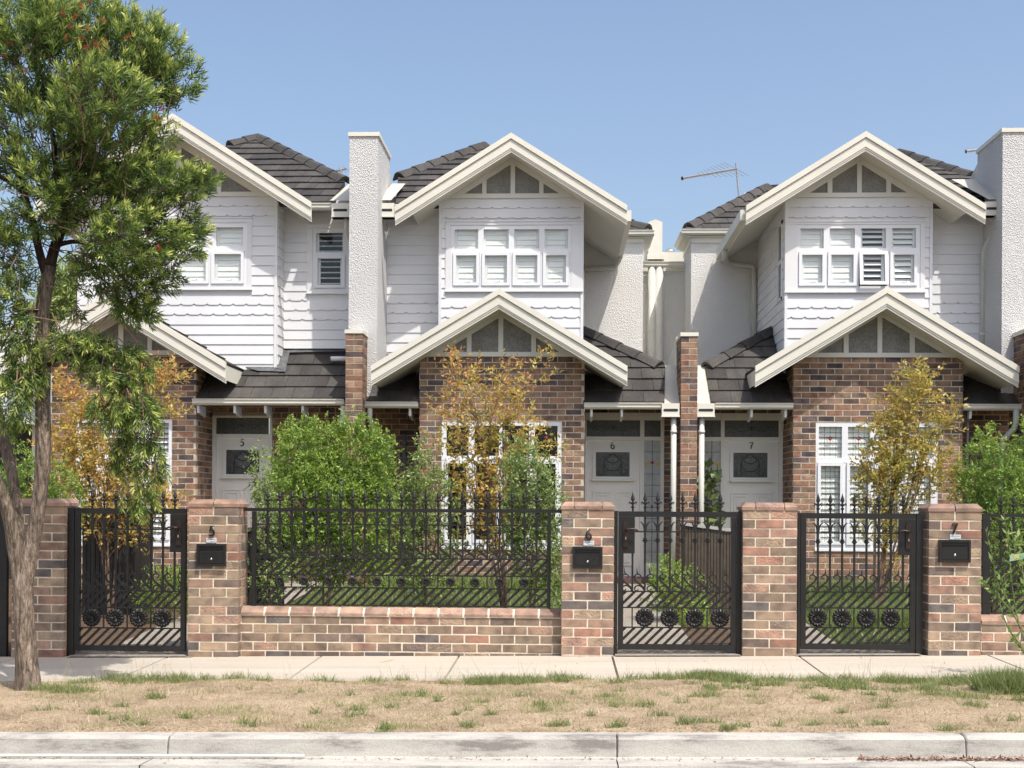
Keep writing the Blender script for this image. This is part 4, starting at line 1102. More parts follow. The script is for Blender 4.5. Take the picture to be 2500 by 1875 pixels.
def brick_bay(t, bx0, bx1, ptop, holes, side_l=True, side_r=True, budget=290, extra=()):
    """bay front at YB with returns back to the door wall; extra = more joined walls [(frame,u0,u1,z0,z1,holes)]"""
    x0, x1 = WX(bx0, YB, 1100), WX(bx1, YB, 1100); zt = WZ(ptop, YB, (bx0+bx1)/2); zb = gz((x0+x1)/2, 18.7)-.05
    J = Joined()
    e = bpy.data.objects.new('brick_wall', None); link(e, t, ((x0+x1)/2, YB, zb))
    mm = MB((0, YB, 0)); mortar(mm, x0+.007, x1-.007, zb, zt, holes); mm.build('mortar', M['hmortar'], e)
    n = brick_wall(e, FR(YB), x0, x1, zb, zt, holes, 'hbrick', J, limit=budget)
    for s, xx in ((-1, x0), (1, x1)):
        F = ((xx, 0, 0), (0, 1, 0), (s, 0, 0))
        m2 = MB(*F); mortar(m2, YB+.02, YD, zb, zt+.1); m2.build('mortar', M['hmortar'], e)
        brick_wall(e, F, YB+.105, YD, zb, zt, (), 'hbrick', J, phase=1)
    for F, a, b, c, d, h in extra:
        m2 = MB(*F); mortar(m2, a, b, c, d, h); m2.build('mortar', M['hmortar'], e); brick_wall(e, F, a, b, c, d, h, 'hbrick', J)
    # header lintel course already part of the bond; close the core
    J.build('joined_bricks', M['hbrick_j'], e)
    return x0, x1, zb, zt
def gable_top(par, x0, x1, z, h, Y, m='board'):
    cx = (x0+x1)/2; mb = MB((0, Y, 0)); mb.prism([(x0, z), (x1, z), (x1, z+.02), (cx+(x1-cx)*(.12), z+h), (cx-(cx-x0)*.12, z+h), (x0, z+.02)], -.08, -.021); mb.build('gable_wall', M[m], par)
def wallsheet(par, name, x0, x1, z0, z1, Y, m, th=.1, holes=()):
    mb = MB((0, Y, 0)); mortar(mb, x0, x1, z0, z1, holes, n1=0, n0=-th); return mb.build(name, M[m], par)

# ================================================================= townhouse 6
def house6():
    t = thing('townhouse', 'middle gabled brick and weatherboard townhouse behind the long fence, its white door numbered 6', 'house', (WX(1224, YB, 1400), 19, .2), HG)
    # bay window + brick
    w, hole = bay_window(t, 'bay_window', YB, (1078, 1029, 1370.5, 1338), [(1089.5, 1144), (1158, 1218), (1231.5, 1291), (1305.5, 1361)], (1039, 1113), (1124, 1326), False)
    xr0, xr1 = WX(1426.5, YD, 1200), WX(1652, YD, 1200); xl0 = WX(880, YD, 1200); xl1 = WX(1023, YD, 1200)
    ds = door_set(t, YD, (1431.5, 1075.5, 1561, 1409), (1454.5, 1104, 1537, 1163.5), ('6', (1495.5, 1087.5)), 1, 1008, (1432, 1026, 1563, 1066), 1427.5, 1620.5, False, (1572, 1612))
    zb = .2; ztop = WZ(985, YD, 1500)+.05
    brick_bay(t, 1023, 1426.5, 870.9, [hole], extra=[(FR(YD), xr0, xr1, zb, ztop, [(ds[0], ds[1], zb-.2, ds[3])]), (FR(YD), xl0, xl1+.2, zb, ztop, [])])
    xstep = WX(1426.5, YD-.4, 1400); MB((0, YD-.45, 0)).box(xstep+.0, xr1, -.45, 0, .1, WZ(1411, YD-.45, 1500)).build('porch_step', M['stone'], t)
    # lower gable
    cx = WX(1219, YLB, 800); zap = WZ(704.5, YLB-.06, 1219); xl = WX(906.6, YLB, 900); xr = WX(1531.4, YLB, 900)
    cx = (xl+xr)/2; dv = (WZ(897, YLB-.06, 907)-WZ(945.6, YLB-.06, 907)); sl = (zap-WZ(893, YLB-.06, 1219))/((xr-xl)/2)
    barge(t, cx, zap, xl, xr, sl, dv, YLB)
    gable_roof(t, cx, zap, xl+.03, xr-.03, sl, YLB+.002, YU-.02, th=.22)
    b = rect(1020, 859.7, 1429, 870.9, YB)
    gable_infill(t, YB, WX(1223, YB, 800), WZ(773, YB, 1223), .605, b, [(WX(1217, YB, 800), WX(1229, YB, 800)), (WX(1139.6, YB), WX(1150.8, YB)), (WX(1296.9, YB), WX(1308.4, YB))])
    # porch roofs
    r1, g, n = slope(t, [(1424, 984), (1622, 984), (1624, 896), (1422, 806)], YB, 984, 1520, .72)
    P0, P1 = WP(1421, 807, g, n), WP(1611, 896, g, n); ridge_caps(r1, P1, P0)
    xe = WX(1616, YB, 990); gutter(t, WX(1426, YB, 990), xe, YB+.02, WZ(983, YB-.1, 1520))
    r2, g, n = slope(t, [(886, 982), (1024, 982), (1024, 830), (940, 830)], YB, 982, 950, .72)
    gutter(t, WX(886, YB, 990), WX(1021.5, YB, 990), YB+.02, WZ(980.5, YB-.1, 950))
    rainhead(t, 1616, 1659, 984.5, 1018, YB-.14)
    tails(t, (1444, 1518), 999, YB, 1500); tails(t, (1001,), 997, YB, 1000)
    # side flashing between roof and fin
    xf0, xf1 = WX(1622, YB, 980), WX(1651, YB, 980)
    m = MB(); za = WZ(984, YB, 1630)
    m.add([(xf0, -YB, za-.02), (xf1+.08, -YB, za-.02), (xf1+.08, -YB-.95, za+.66), (xf0, -YB-.95, za+.66), (xf0, -YB, za-.12), (xf1+.08, -YB, za-.12), (xf1+.08, -YB-.95, za+.56), (xf0, -YB-.95, za+.56)],
          [(0, 1, 2, 3), (7, 6, 5, 4), (0, 4, 5, 1), (1, 5, 6, 2), (2, 6, 7, 3), (3, 7, 4, 0)]); m.build('box_gutter', M['sheet'], t)
    xq = WX(1645, YB-.08, 1100); zq = WZ(1018, YB-.08, 1645)
    downpipe(t, [(xq, YB-.06, zq+.05), (xq, YB-.06, .2)], .042, clips=[(xq, YB-.06, WZ(1055, YB, 1645))])
    xq = WX(903, YB-.0, 1000); zq = WZ(997, YB, 903)
    downpipe(t, [(xq, YB-.02, zq+.03), (xq, YB-.02, zq-.16), (xq+.10, YB+.5, zq-.45), (xq+.12, YD-.08, zq-.6), (xq+.12, YD-.08, .2)], .04)
    xq = WX(987, YD-.05, 1200); downpipe(t, [(xq, YD-.05, WZ(1060, YD, 987)), (xq, YD-.05, .15)], .028, 'greypipe', clips=[(xq, YD-.05, WZ(1080, YD, 987))])
    # upper storey
    ux0, ux1 = WX(1071.8, YU, 650), WX(1424.4, YU, 650); zref = WZ(484.5, YU, 1250); zlo = 3.2
    e = bpy.data.objects.new('weatherboard_wall', None); link(e, t, ((ux0+ux1)/2, YU, zlo))
    win, hole = upper_window(t, 'upper_window', YU, (1088, 539.5, 1423, 710), (1100.4, 550, 1394.3, 703.5), [(1110, 1167.5), (1180.5, 1242), (1255.5, 1316), (1329.5, 1386.5)], (560.4, 607.5), (616.5, 698.5))
    wallsheet(t, 'upper_wall', ux0+.01, ux1-.01, zlo, zref+.03, YU+.006, 'board', .08, [hole]); gable_top(t, ux0, ux1, zref+.03, .62, YU)
    weatherboards(e, FR(YU), ux0+.04, ux1-.04, zlo, zref, zref, holes=[hole], notch=(0, 1, 9, 10, 11, 12) and (0, 1, 9, 10, 11), nref=ux0)
    for a in (ux0, ux1): MB((0, YU, 0)).box(a-.002 if a == ux0 else a-.042, a+.042 if a == ux0 else a+.002, -.1, .0235, zlo, zref).build('corner_board', M['board'], t)
    cxu = WX(1248, YUB, 400); zapu = WZ(323.6, YUB-.06, 1248); xlu = WX(965.4, YUB, 520); xru = WX(1530.8, YUB, 520)
    cxu = (xlu+xru)/2; dvu = WZ(323.6, YUB-.06, 1248)-WZ(370, YUB-.06, 1248); slu = (zapu-WZ(502, YUB-.06, 1248))/((xru-xlu)/2)
    barge(t, cxu, zapu, xlu, xru, slu, dvu, YUB)
    gable_roof(t, cxu, zapu, xlu+.25, xru-.02, slu, YUB+.002, YQ-.02, th=.20)
    gable_infill(t, YU, WX(1249.6, YU, 450), WZ(400.5, YU, 1249), .632, rect(1070, 473.6, 1426, 484.5, YU), [(WX(1244, YU), WX(1255, YU)), (WX(1174.9, YU), WX(1185.4, YU)), (WX(1313.8, YU), WX(1324.3, YU))])
    # upper recess
    rx0, rx1 = WX(918, YR, 650), ux0; zr = WZ(520, YR, 1000)
    e2 = bpy.data.objects.new('weatherboard_wall', None); link(e2, t, ((rx0+rx1)/2, YR, zlo))
    weatherboards(e2, FR(YR), rx0, rx1+.05, zlo, zr+.26, zref-.02, notch=(9, 10, 11), nref=ux0+.05)
    wallsheet(t, 'upper_wall', rx0, rx1+.05, zlo, zr+.26, YR+.006, 'board')
    wallsheet(t, 'side_wall', ux0, ux0+.05, zlo, zref, YU+.09, 'board', 2.7); wallsheet(t, 'side_wall', ux1-.05, ux1, zlo, zref, YU+.09, 'board', 2.7)
    rh, g, n = slope(t, [(966, 500), (1068, 500), (1183, 425), (1183, 357), (972, 434)], YR-.42, 500, 1000, .56, name='main_roof')
    ridge_caps(rh, WP(973, 434, g, n), WP(1182, 357, g, n))
    rainhead(t, 918.7, 961.8, 495.6, 530, YR-.62)
    m = MB((0, YR-.5, 0)); x0, x1, z0, z1 = rect(928, 449, 972, 496, YR-.4); m.add([(x0-.02, .1, z0), (x1-.08, .1, z0), (x1+.03, -.75, z1+.17), (x0+.1, -.75, z1+.17)], [(0, 1, 2, 3)]); m.build('box_gutter', M['sheet'], t)
    gutter(t, WX(955, YR-.4), WX(1010, YR-.4), YR-.4, WZ(499, YR-.5, 990))
    xq = WX(927, YR-.1, 560); zq = WZ(530, YR-.3, 927)
    downpipe(t, [(xq-.03, YR-.52, zq+.05), (xq-.03, YR-.5, zq-.2), (xq+.06, YR-.12, zq-.42), (xq+.06, YR-.06, zq-.5), (xq+.06, YR-.06, 3.3)], .043, clips=[(xq+.06, YR-.06, WZ(818, YR, 935)), (xq+.06, YR-.06, WZ(846, YR, 935))])
    # rear wing of roughcast behind, right
    qx0, qx1 = WX(1400, YQ, 700), WX(1570, YQ, 700); zq1 = WZ(593, YQ, 1500)
    wallsheet(t, 'roughcast_wall', qx0-2.3, qx1, 2.6, zq1, YQ, 'roughw', .2)
    wallsheet(t, 'roughcast_return', qx1-.2, qx1, 2.6, zq1, YQ+.201, 'roughw', 1.3)
    MB((0, YQ, 0)).box(qx0-.4, qx1+.01, .0, .02, zq1, zq1+.22).build('fascia', M['cream'], t)
    zg = WZ(563, YQ-.1, 1500)
    MB((0, YQ, 0)).box(qx0, qx1+.1, .02, .06, zg-.12, zg-.10).build('soffit', M['cream'], t); MB((0, YQ, 0)).box(qx1+.01, qx1+.1, -1.2, .02, zg-.12, zg-.10).build('soffit', M['cream'], t)
    gutter(t, qx0-.05, qx1+.18, YQ-.04, zg)
    m = MB((qx1+.07, 0, 0), (0, 1, 0), (1, 0, 0)); m.ext([(0, zg-.09), (.075, zg-.09), (.12, zg-.04), (.12, zg), (.0, zg)], [(YQ-.03, 0), (YQ+1.2, 0)]); m.build('gutter', M['cream'], t)
    rr, g, n = slope(t, [(1490, 564), (1586, 564), (1583, 558), (1530, 540), (1490, 530)], YQ-.08, 562, 1540, .56, name='main_roof')
    ridge_caps(rr, WP(1583, 560, g, n), WP(1505, 538, g, n))
    # pipe from the gable gutter crossing the roughcast
    ze = zapu-slu*(xru-cxu)-.18; p = [Vector((xru, YQ-.3, ze+.05)), Vector((xru, YQ-.3, ze-.08)), Vector((xru-.05, YQ-.15, ze-.16)), W(1425, 657, YQ-.08)]
    downpipe(t, p, .045); MB().wtube([W(1424, 657, YQ-.09), W(1424, 800, YQ-.09)], .03, 8).build('downpipe', M['cream'], t)
    m = MB(); 
    for Y in (YUB+.1, YQ-.1): m.v += [Vector((xru-.05, Y, zapu-slu*(xru-cxu)-.04+k)) for k in (0, -.16)]+[Vector((xru+.07, Y, zapu-slu*(xru-cxu)-.04+k)) for k in (-.16, 0)]
    m.f = [(0, 1, 2, 3), (7, 6, 5, 4), (0, 4, 5, 1), (1, 5, 6, 2), (2, 6, 7, 3), (3, 7, 4, 0)]; m.build('gutter', M['cream'], t)
    return t
T6 = house6()
# ================================================================= townhouse 7
def house7():
    t = thing('townhouse', 'right-hand gabled townhouse with an open upper casement, its white door numbered 7', 'house', (WX(2142, YB, 1400), 19, .2), HG)
    w, hole = bay_window(t, 'bay_window', YB, (1991.5, 1031, 2290, 1343), [(1999.5, 2056), (2070.5, 2124.5), (2139, 2197), (2212, 2277)], (1042, 1118), (1130, 1331), True, ang=72)
    xa, xb = WX(1700, YD, 1200), WX(1936, YD, 1200); xc, xd = WX(2340, YD, 1200), WX(2480, YD, 1200)
    ds = door_set(t, YD, (1768, 1077, 1899, 1410), (1790, 1105.5, 1873.5, 1166), ('7', (1834.5, 1088)), -1, 1009, (1768.5, 1026.5, 1901, 1067.5), 1709, 1910, True, (1716, 1758.5))
    zb = .2; ztop = WZ(985, YD, 1500)+.05
    x0, x1, zbb, zt = brick_bay(t, 1935.9, 2350.3, 872.9, [hole], extra=[(FR(YD), xa, xb+.05, zb, ztop, [(ds[0], ds[1], zb-.2, ds[3])]), (FR(YD), xc-.1, xd, zb, ztop, [])])
    MB((0, YD-.45, 0)).box(xa, x0, -.45, 0, .1, WZ(1412, YD-.45, 1800)).build('porch_step', M['stone'], t)
    zap = WZ(699.7, YLB-.06, 2165); xl = WX(1842.8, YLB, 900); xr = WX(2485, YLB, 900); cx = (xl+xr)/2
    dv = WZ(699.7, YLB-.06, 2165)-WZ(751.9, YLB-.06, 2165); sl = (zap-WZ(893.5, YLB-.06, 2164))/((xr-xl)/2)
    barge(t, cx, zap, xl, xr, sl, dv, YLB); gable_roof(t, cx, zap, xl+.03, xr-.03, sl, YLB+.002, YU-.02, th=.22)
    gable_infill(t, YB, WX(2146.6, YB, 800), WZ(771, YB, 2146), .605, rect(1932, 861.9, 2353, 873, YB), [(WX(2140.8, YB), WX(2152.3, YB)), (WX(2058.6, YB), WX(2070.6, YB)), (WX(2219.8, YB), WX(2231.9, YB))])
    r1, g, n = slope(t, [(1737, 985), (1938, 985), (1960, 840), (1893, 804), (1722, 897)], YB, 985, 1840, .72)
    ridge_caps(r1, WP(1724, 897, g, n), WP(1891, 805, g, n))
    gutter(t, WX(1744.8, YB, 990), WX(1934.5, YB, 990), YB+.02, WZ(983.5, YB-.1, 1840))
    rainhead(t, 1701.7, 1744.8, 984.5, 1018, YB-.14)
    tails(t, (1835, 1918), 1000, YB, 1880)
    xf0, xf1 = WX(1703, YB, 980), WX(1738, YB, 980); za = WZ(985, YB, 1720); m = MB()
    m.add([(xf0-.05, -YB, za-.02), (xf1, -YB, za-.02), (xf1-.0, -YB-.95, za+.66), (xf0-.05, -YB-.95, za+.66), (xf0-.05, -YB, za-.12), (xf1, -YB, za-.12), (xf1, -YB-.95, za+.56), (xf0-.05, -YB-.95, za+.56)],
          [(0, 1, 2, 3), (7, 6, 5, 4), (0, 4, 5, 1), (1, 5, 6, 2), (2, 6, 7, 3), (3, 7, 4, 0)]); m.build('box_gutter', M['sheet'], t)
    xq = WX(1713, YB-.08, 1100); zq = WZ(1018, YB-.08, 1713)
    downpipe(t, [(xq, YB-.06, zq+.05), (xq, YB-.06, .2)], .042, clips=[(xq, YB-.06, WZ(1055, YB, 1713))])
    r2, g, n = slope(t, [(2352, 988), (2489, 988), (2470, 930), (2440, 880), (2352, 880)], YB, 988, 2420, .72)
    gutter(t, WX(2351, YB, 990), WX(2490, YB, 990), YB+.02, WZ(986, YB-.1, 2420)); tails(t, (2369,), 1003, YB, 2369)
    xq = WX(2481, YB-.04, 1000); zq = WZ(1003, YB, 2481)
    downpipe(t, [(xq, YB-.04, zq+.03), (xq, YB-.04, zq-.18), (xq-.02, YB-.02, zq-.26), (xq-.14, YB+.1, zq-.42), (xq-.16, YB+.1, zq-.6), (xq-.16, YB+.1, .2)], .045)
    xq = WX(2353, YB+.2, 1200); downpipe(t, [(xq+.02, YB+.1, zq), (xq+.02, YB+.1, .2)], .018, 'greypipe')
    # upper
    ux0, ux1 = WX(1915.7, YU, 650), WX(2275.6, YU, 650); zref = WZ(482, YU, 2100); zlo = 3.2
    e = bpy.data.objects.new('weatherboard_wall', None); link(e, t, ((ux0+ux1)/2, YU, zlo))
    win, hole = upper_window(t, 'upper_window', YU, (1916, 540, 2257.5, 712), (1945, 548.5, 2246, 704.5), [(1953, 2010.5), (2025, 2086.5), (2101, 2162), (2176.5, 2235.5)], (558, 606.5), (615, 699), angs=(82, 82, 38, 58), openi=2)
    wallsheet(t, 'upper_wall', ux0+.01, ux1-.01, zlo, zref+.03, YU+.006, 'board', .08, [hole]); gable_top(t, ux0, ux1, zref+.03, .62, YU)
    weatherboards(e, FR(YU), ux0+.04, ux1-.04, zlo, zref, zref, holes=[hole], notch=(0, 1, 9, 10, 11), nref=ux0)
    for a in (ux0, ux1): MB((0, YU, 0)).box(a-.002 if a == ux0 else a-.042, a+.042 if a == ux0 else a+.002, -.1, .0235, zlo, zref).build('corner_board', M['board'], t)
    # left side wall
    F = ((ux0, 0, 0), (0, 1, 0), (-1, 0, 0))
    e3 = bpy.data.objects.new('weatherboard_wall', None); link(e3, t, (ux0, YU+1, zlo)); zs0, zs1 = WZ(735, YU+.3, 1910), WZ(545, YU+.3, 1910)
    weatherboards(e3, F, YU+.03, YQ+.0, zlo-.6, zref-.02, zref, holes=[(YU+.13, YU+.5, zs0, zs1)]); m = MB(*F); m.box(YU+.1, YQ, -.1, -.004, zlo-.6, zref-.02); m.build('side_wall', M['board'], t)
    m = MB(*F); m.box(YU+.13, YU+.5, -.003, .03, zs0, zs0+.04); m.box(YU+.13, YU+.5, -.003, .03, zs1-.04, zs1); m.box(YU+.13, YU+.17, -.003, .03, zs0, zs1); m.box(YU+.46, YU+.5, -.003, .03, zs0, zs1); m.box(YU+.17, YU+.46, -.003, .02, (zs0+zs1)/2-.03, (zs0+zs1)/2+.03)
    sw = m.build('side_window', M['white'], t); m = MB(*F); m.box(YU+.17, YU+.46, -.002, .006, zs0+.04, zs1-.04); m.build('pane', M['darkglass'], sw)
    wallsheet(t, 'side_wall', ux1-.05, ux1, zlo, zref, YU+.09, 'board', 2.7)
    zapu = WZ(320, YUB-.06, 2111); xlu = WX(1820.2, YUB, 520); xru = WX(2404, YUB, 520); cxu = (xlu+xru)/2
    dvu = WZ(320, YUB-.06, 2111)-WZ(367, YUB-.06, 2111); slu = (zapu-WZ(500, YUB-.06, 2111))/((xru-xlu)/2)
    barge(t, cxu, zapu, xlu, xru, slu, dvu, YUB); gable_roof(t, cxu, zapu, xlu+.02, xru-.25, slu, YUB+.002, YQ-.02, th=.20)
    gable_infill(t, YU, WX(2094.4, YU, 450), WZ(397.5, YU, 2094), .632, rect(1914, 471.5, 2277, 482, YU), [(WX(2089, YU), WX(2100.2, YU)), (WX(2017, YU), WX(2028.7, YU)), (WX(2160.4, YU), WX(2171.9, YU))])
    # gutter along the left eave
    m = MB()
    for Y in (YUB+.05, YQ-.1): m.v += [Vector((xlu-.07, Y, zapu-slu*(cxu-xlu)-.04+k)) for k in (0, -.16)]+[Vector((xlu+.05, Y, zapu-slu*(cxu-xlu)-.04+k)) for k in (-.16, 0)]
    m.f = [(0, 1, 2, 3), (7, 6, 5, 4), (0, 4, 5, 1), (1, 5, 6, 2), (2, 6, 7, 3), (3, 7, 4, 0)]; m.build('gutter', M['cream'], t)
    # upper recess right
    rx1 = WX(2420, YR, 650); zr = WZ(520, YR, 2300)
    e2 = bpy.data.objects.new('weatherboard_wall', None); link(e2, t, ((ux1+rx1)/2, YR, zlo))
    weatherboards(e2, FR(YR), ux1-.05, rx1, zlo, zr+.26, zref-.02, notch=(9, 10, 11), nref=ux1); wallsheet(t, 'upper_wall', ux1-.05, rx1, zlo, zr+.26, YR+.006, 'board')
    rh, g, n = slope(t, [(2280, 500), (2408, 500), (2372, 430), (2206, 377), (2165, 372), (2190, 430)], YR-.42, 500, 2350, .50, name='main_roof')
    ridge_caps(rh, WP(2372, 432, g, n), WP(2195, 374, g, n))
    rainhead(t, 2404, 2446, 492, 526, YR-.62)
    m = MB((0, YR-.5, 0)); x0, x1, z0, z1 = rect(2370, 440, 2430, 494, YR-.4); m.add([(x0+.2, .1, z0), (x1+.08, .1, z0), (x1-.05, -.9, z1+.22), (x0-.05, -.9, z1+.22)], [(0, 1, 2, 3)]); m.build('box_gutter', M['sheet'], t)
    xq = WX(2430, YR-.3, 560); zq = WZ(526, YR-.3, 2430)
    downpipe(t, [(xq+.02, YR-.5, zq+.05), (xq+.02, YR-.48, zq-.15), (xq-.10, YR-.15, zq-.45), (xq-.10, YR-.08, zq-.55), (xq-.10, YR-.08, 3.3)], .046, clips=[(xq-.1, YR-.08, WZ(818, YR, 2410))])
    # rear roughcast wall
    qx0, qx1 = WX(1687, YQ, 700), WX(1850, YQ, 700); zq1 = WZ(593, YQ, 1760)
    wallsheet(t, 'roughcast_wall', qx0, qx1+2.5, 2.6, zq1, YQ, 'roughw', .2)
    F = ((qx0, 0, 0), (0, 1, 0), (-1, 0, 0)); m = MB(*F); m.box(YQ+.201, YQ+1.4, -.2, 0.0, 2.6, zq1+.02); m.build('roughcast_return', M['roughw'], t)
    MB((0, YQ, 0)).box(qx0-.01, qx1+.5, .0, .02, zq1, zq1+.22).build('fascia', M['cream'], t)
    m = MB(*F); m.box(YQ-.02, YQ+1.3, 0.002, .02, zq1, zq1+.22); m.build('fascia', M['cream'], t)
    zg = WZ(560, YQ-.1, 1760)
    MB((0, YQ, 0)).box(qx0-.1, qx1+.3, .02, .06, zg-.12, zg-.10).build('soffit', M['cream'], t); MB((0, YQ, 0)).box(qx0-.1, qx0-.02, -1.2, .02, zg-.12, zg-.10).build('soffit', M['cream'], t)
    gutter(t, qx0-.18, qx1-.1, YQ-.04, zg)
    m = MB((qx0-.07, 0, 0), (0, 1, 0), (-1, 0, 0)); m.ext([(0, zg-.09), (.075, zg-.09), (.12, zg-.04), (.12, zg), (.0, zg)], [(YQ-.03, 0), (YQ+1.2, 0)]); m.build('gutter', M['cream'], t)
    rr, g, n = slope(t, [(1672, 561), (1900, 561), (1900, 452), (1873, 456), (1676, 556)], YQ-.08, 559, 1760, .56, name='main_roof')
    ridge_caps(rr, WP(1680, 556, g, n), WP(1872, 458, g, n))
    p = [W(1769, 605, YUB+2.2), W(1769, 632, YUB+2.3), W(1776, 640, YQ-.1), W(1838, 651, YQ-.08), W(1841, 660, YQ-.08), W(1841, 830, YQ-.08)]
    downpipe(t, p, .045)
    return t
T7 = house7()
# ================================================================= townhouse 5
def house5():
    t = thing('townhouse', 'left gabled townhouse half hidden by the street tree, its white door numbered 5', 'house', (WX(303, YB, 1400), 19, .2), HG)
    w, hole = bay_window(t, 'bay_window', YB, (184, 1023, 419, 1330), [(194, 240), (253, 296), (309, 352), (365, 411)], (1032, 1106), (1118, 1318), True, ang=50)
    xa, xb = WX(478, YD, 1200), WX(846, YD, 1200); xl = WX(90, YD, 1200)
    ds = door_set(t, YD, (528, 1070, 658, 1402), (552.5, 1098.5, 634, 1158), ('5', (590.7, 1081)), 1, 1015, (526, 1020, 656, 1060), 518.7, 664, False)
    zb = .15; ztop = WZ(983, YD, 650)+.05
    brick_bay(t, 125, 478.5, 868, [hole], extra=[(FR(YD), xa-.1, xb, zb, ztop, [(ds[0], ds[1], zb-.2, ds[3])])])
    MB((0, YD-.45, 0)).box(xa, xb, -.45, 0, .1, WZ(1404, YD-.45, 600)).build('porch_step', M['stone'], t)
    xr = WX(553, YLB, 900); cx = WX(271, YLB, 750); zap = WZ(711, YLB-.06, 271); dv = WZ(711, YLB-.06, 271)-WZ(763, YLB-.06, 271); sl = (zap-WZ(883.6, YLB-.06, 553))/(xr-cx); xl_ = 2*cx-xr
    barge(t, cx, zap, xl_, xr, sl, dv, YLB); gable_roof(t, cx, zap, xl_+.03, xr-.03, sl, YLB+.002, YU-.02, th=.22)
    gable_infill(t, YB, WX(296, YB, 800), WZ(783, YB, 296), .605, rect(121, 856, 482, 867, YB), [(WX(290, YB), WX(302, YB)), (WX(219, YB), WX(230, YB)), (WX(361, YB), WX(372, YB))])
    r1, g, n = slope(t, [(478, 975), (694, 975), (694, 904), (500, 904)], YB, 975, 660, .72)
    slope(t, [(694.5, 975), (848, 975), (848, 852), (694.5, 852)], YB, 975, 660, .72)
    gutter(t, WX(473, YB, 985), WX(841.5, YB, 985), YB+.02, WZ(973.5, YB-.1, 660)); tails(t, (484, 573, 648, 739), 990, YB, 600)
    x1 = WX(846, YR, 860); x0 = WX(690, YR, 860); z0 = WZ(856, YR-.05, 760)
    # lead flashing strips where walls meet the porch roof
    m = MB(); n0 = Vector((0, -.72, 1)).normalized()
    def q(px, py, h=.05): return WP(px, py, g, n)+n*h
    for pl in ([(691, 851), (846, 851), (846, 864), (708, 867)], [(688, 853), (708, 866), (697, 914), (672, 906)], [(590, 899), (674, 903), (695, 914), (630, 912)]):
        k = len(m.v); m.v += [q(*p) for p in pl]; m.f.append((k, k+1, k+2, k+3))
    m.build('lead_flashing', M['lead'], t)
    xq = WX(838, YD-.1, 1100); downpipe(t, [(WX(838, YB-.04, 1000), YB-.04, WZ(992, YB, 838)), (WX(838, YB-.04, 1000), YB-.04, .2)], .04)
    xq0, xq1 = W(808, 876, YR-.35), W(846, 876, YR-.35); MB().wtube([xq0, xq1], .038, 12).build('waste_pipe', M['white'], t, smooth=True)
    # upper
    ux0, ux1 = WX(190, YU, 650), WX(677, YU, 650); zref = WZ(480.6, YU, 433); zlo = WZ(903, YU, 600)
    e = bpy.data.objects.new('weatherboard_wall', None); link(e, t, ((ux0+ux1)/2, YU, zlo))
    win, hole = upper_window(t, 'upper_window', YU, (250, 532, 615.5, 706), (262, 545, 604, 700), [(270, 345-10), (354, 417), (438-2, 505-4), (528, 594)], (556, 602), (614, 694))
    wallsheet(t, 'upper_wall', ux0+.01, ux1-.01, zlo, zref+.03, YU+.006, 'board', .08, [hole]); gable_top(t, ux0, ux1, zref+.03, .8, YU)
    weatherboards(e, FR(YU), ux0+.04, ux1-.04, zlo, zref, zref, holes=[hole], notch=(0, 1, 9, 10, 11), nref=ux0)
    for a in (ux0, ux1): MB((0, YU, 0)).box(a-.002 if a == ux0 else a-.042, a+.042 if a == ux0 else a+.002, -.1, .0235, zlo-.02, zref).build('corner_board', M['board'], t)
    zapu = WZ(276.5, YUB-.06, 424); xru = WX(761.4, YUB, 520); cxu = WX(423.8, YUB, 400); xlu = 2*cxu-xru
    dvu = WZ(276.5, YUB-.06, 424)-WZ(324, YUB-.06, 424); slu = (zapu-WZ(492.6, YUB-.06, 761))/(xru-cxu)
    barge(t, cxu, zapu, xlu, xru, slu, dvu, YUB); gable_roof(t, cxu, zapu, xlu+.02, xru-.25, slu, YUB+.002, YR+1.5, th=.20)
    gable_infill(t, YU, WX(435, YU, 450), WZ(356, YU, 435), .62, rect(188, 470, 679, 480.6, YU), [(WX(429.5, YU), WX(440.5, YU)), (WX(331, YU), WX(342, YU)), (WX(527.8, YU), WX(538.4, YU))])
    F = ((ux1, 0, 0), (0, 1, 0), (1, 0, 0)); e3 = bpy.data.objects.new('weatherboard_wall', None); link(e3, t, (ux1, YU+.2, zlo))
    weatherboards(e3, F, YU+.03, YR, zlo, zref, zref, notch=(9, 10, 11), nref=YU); m = MB(*F); m.box(YU+.09, YR+.05, -.1, -.004, zlo, zref); m.build('side_wall', M['board'], t)
    rx1 = WX(856, YR, 650); zrb = WZ(851, YR, 760); zr = WZ(520, YR, 760)
    w2, hole2 = upper_window(t, 'narrow_upper_window', YR, (750, 547, 862, 715), (764, 558, 858, 709), [(772.5, 840.5)], (568.5, 616), (624, 704), angs=(20,))
    e2 = bpy.data.objects.new('weatherboard_wall', None); link(e2, t, ((ux1+rx1)/2, YR, zrb))
    weatherboards(e2, FR(YR), ux1, rx1, zrb, zr+.26, zref-.02, holes=[hole2], notch=(0, 9, 10, 11), nref=ux1); wallsheet(t, 'upper_wall', ux1, rx1, zrb, zr+.26, YR+.006, 'board', .1, [hole2])
    rh, g, n = slope(t, [(684, 496), (808, 496), (842, 445), (630, 336), (550, 360), (565, 420)], YR-.42, 496, 700, .60, name='main_roof')
    ridge_caps(rh, WP(843, 444, g, n), WP(630, 337, g, n)); ridge_caps(rh, WP(560, 356, g, n), WP(630, 337, g, n))
    gutter(t, WX(758, YR-.4), WX(812, YR-.4), YR-.4, WZ(496, YR-.5, 780)); rainhead(t, 809.6, 851.8, 496, 530, YR-.62)
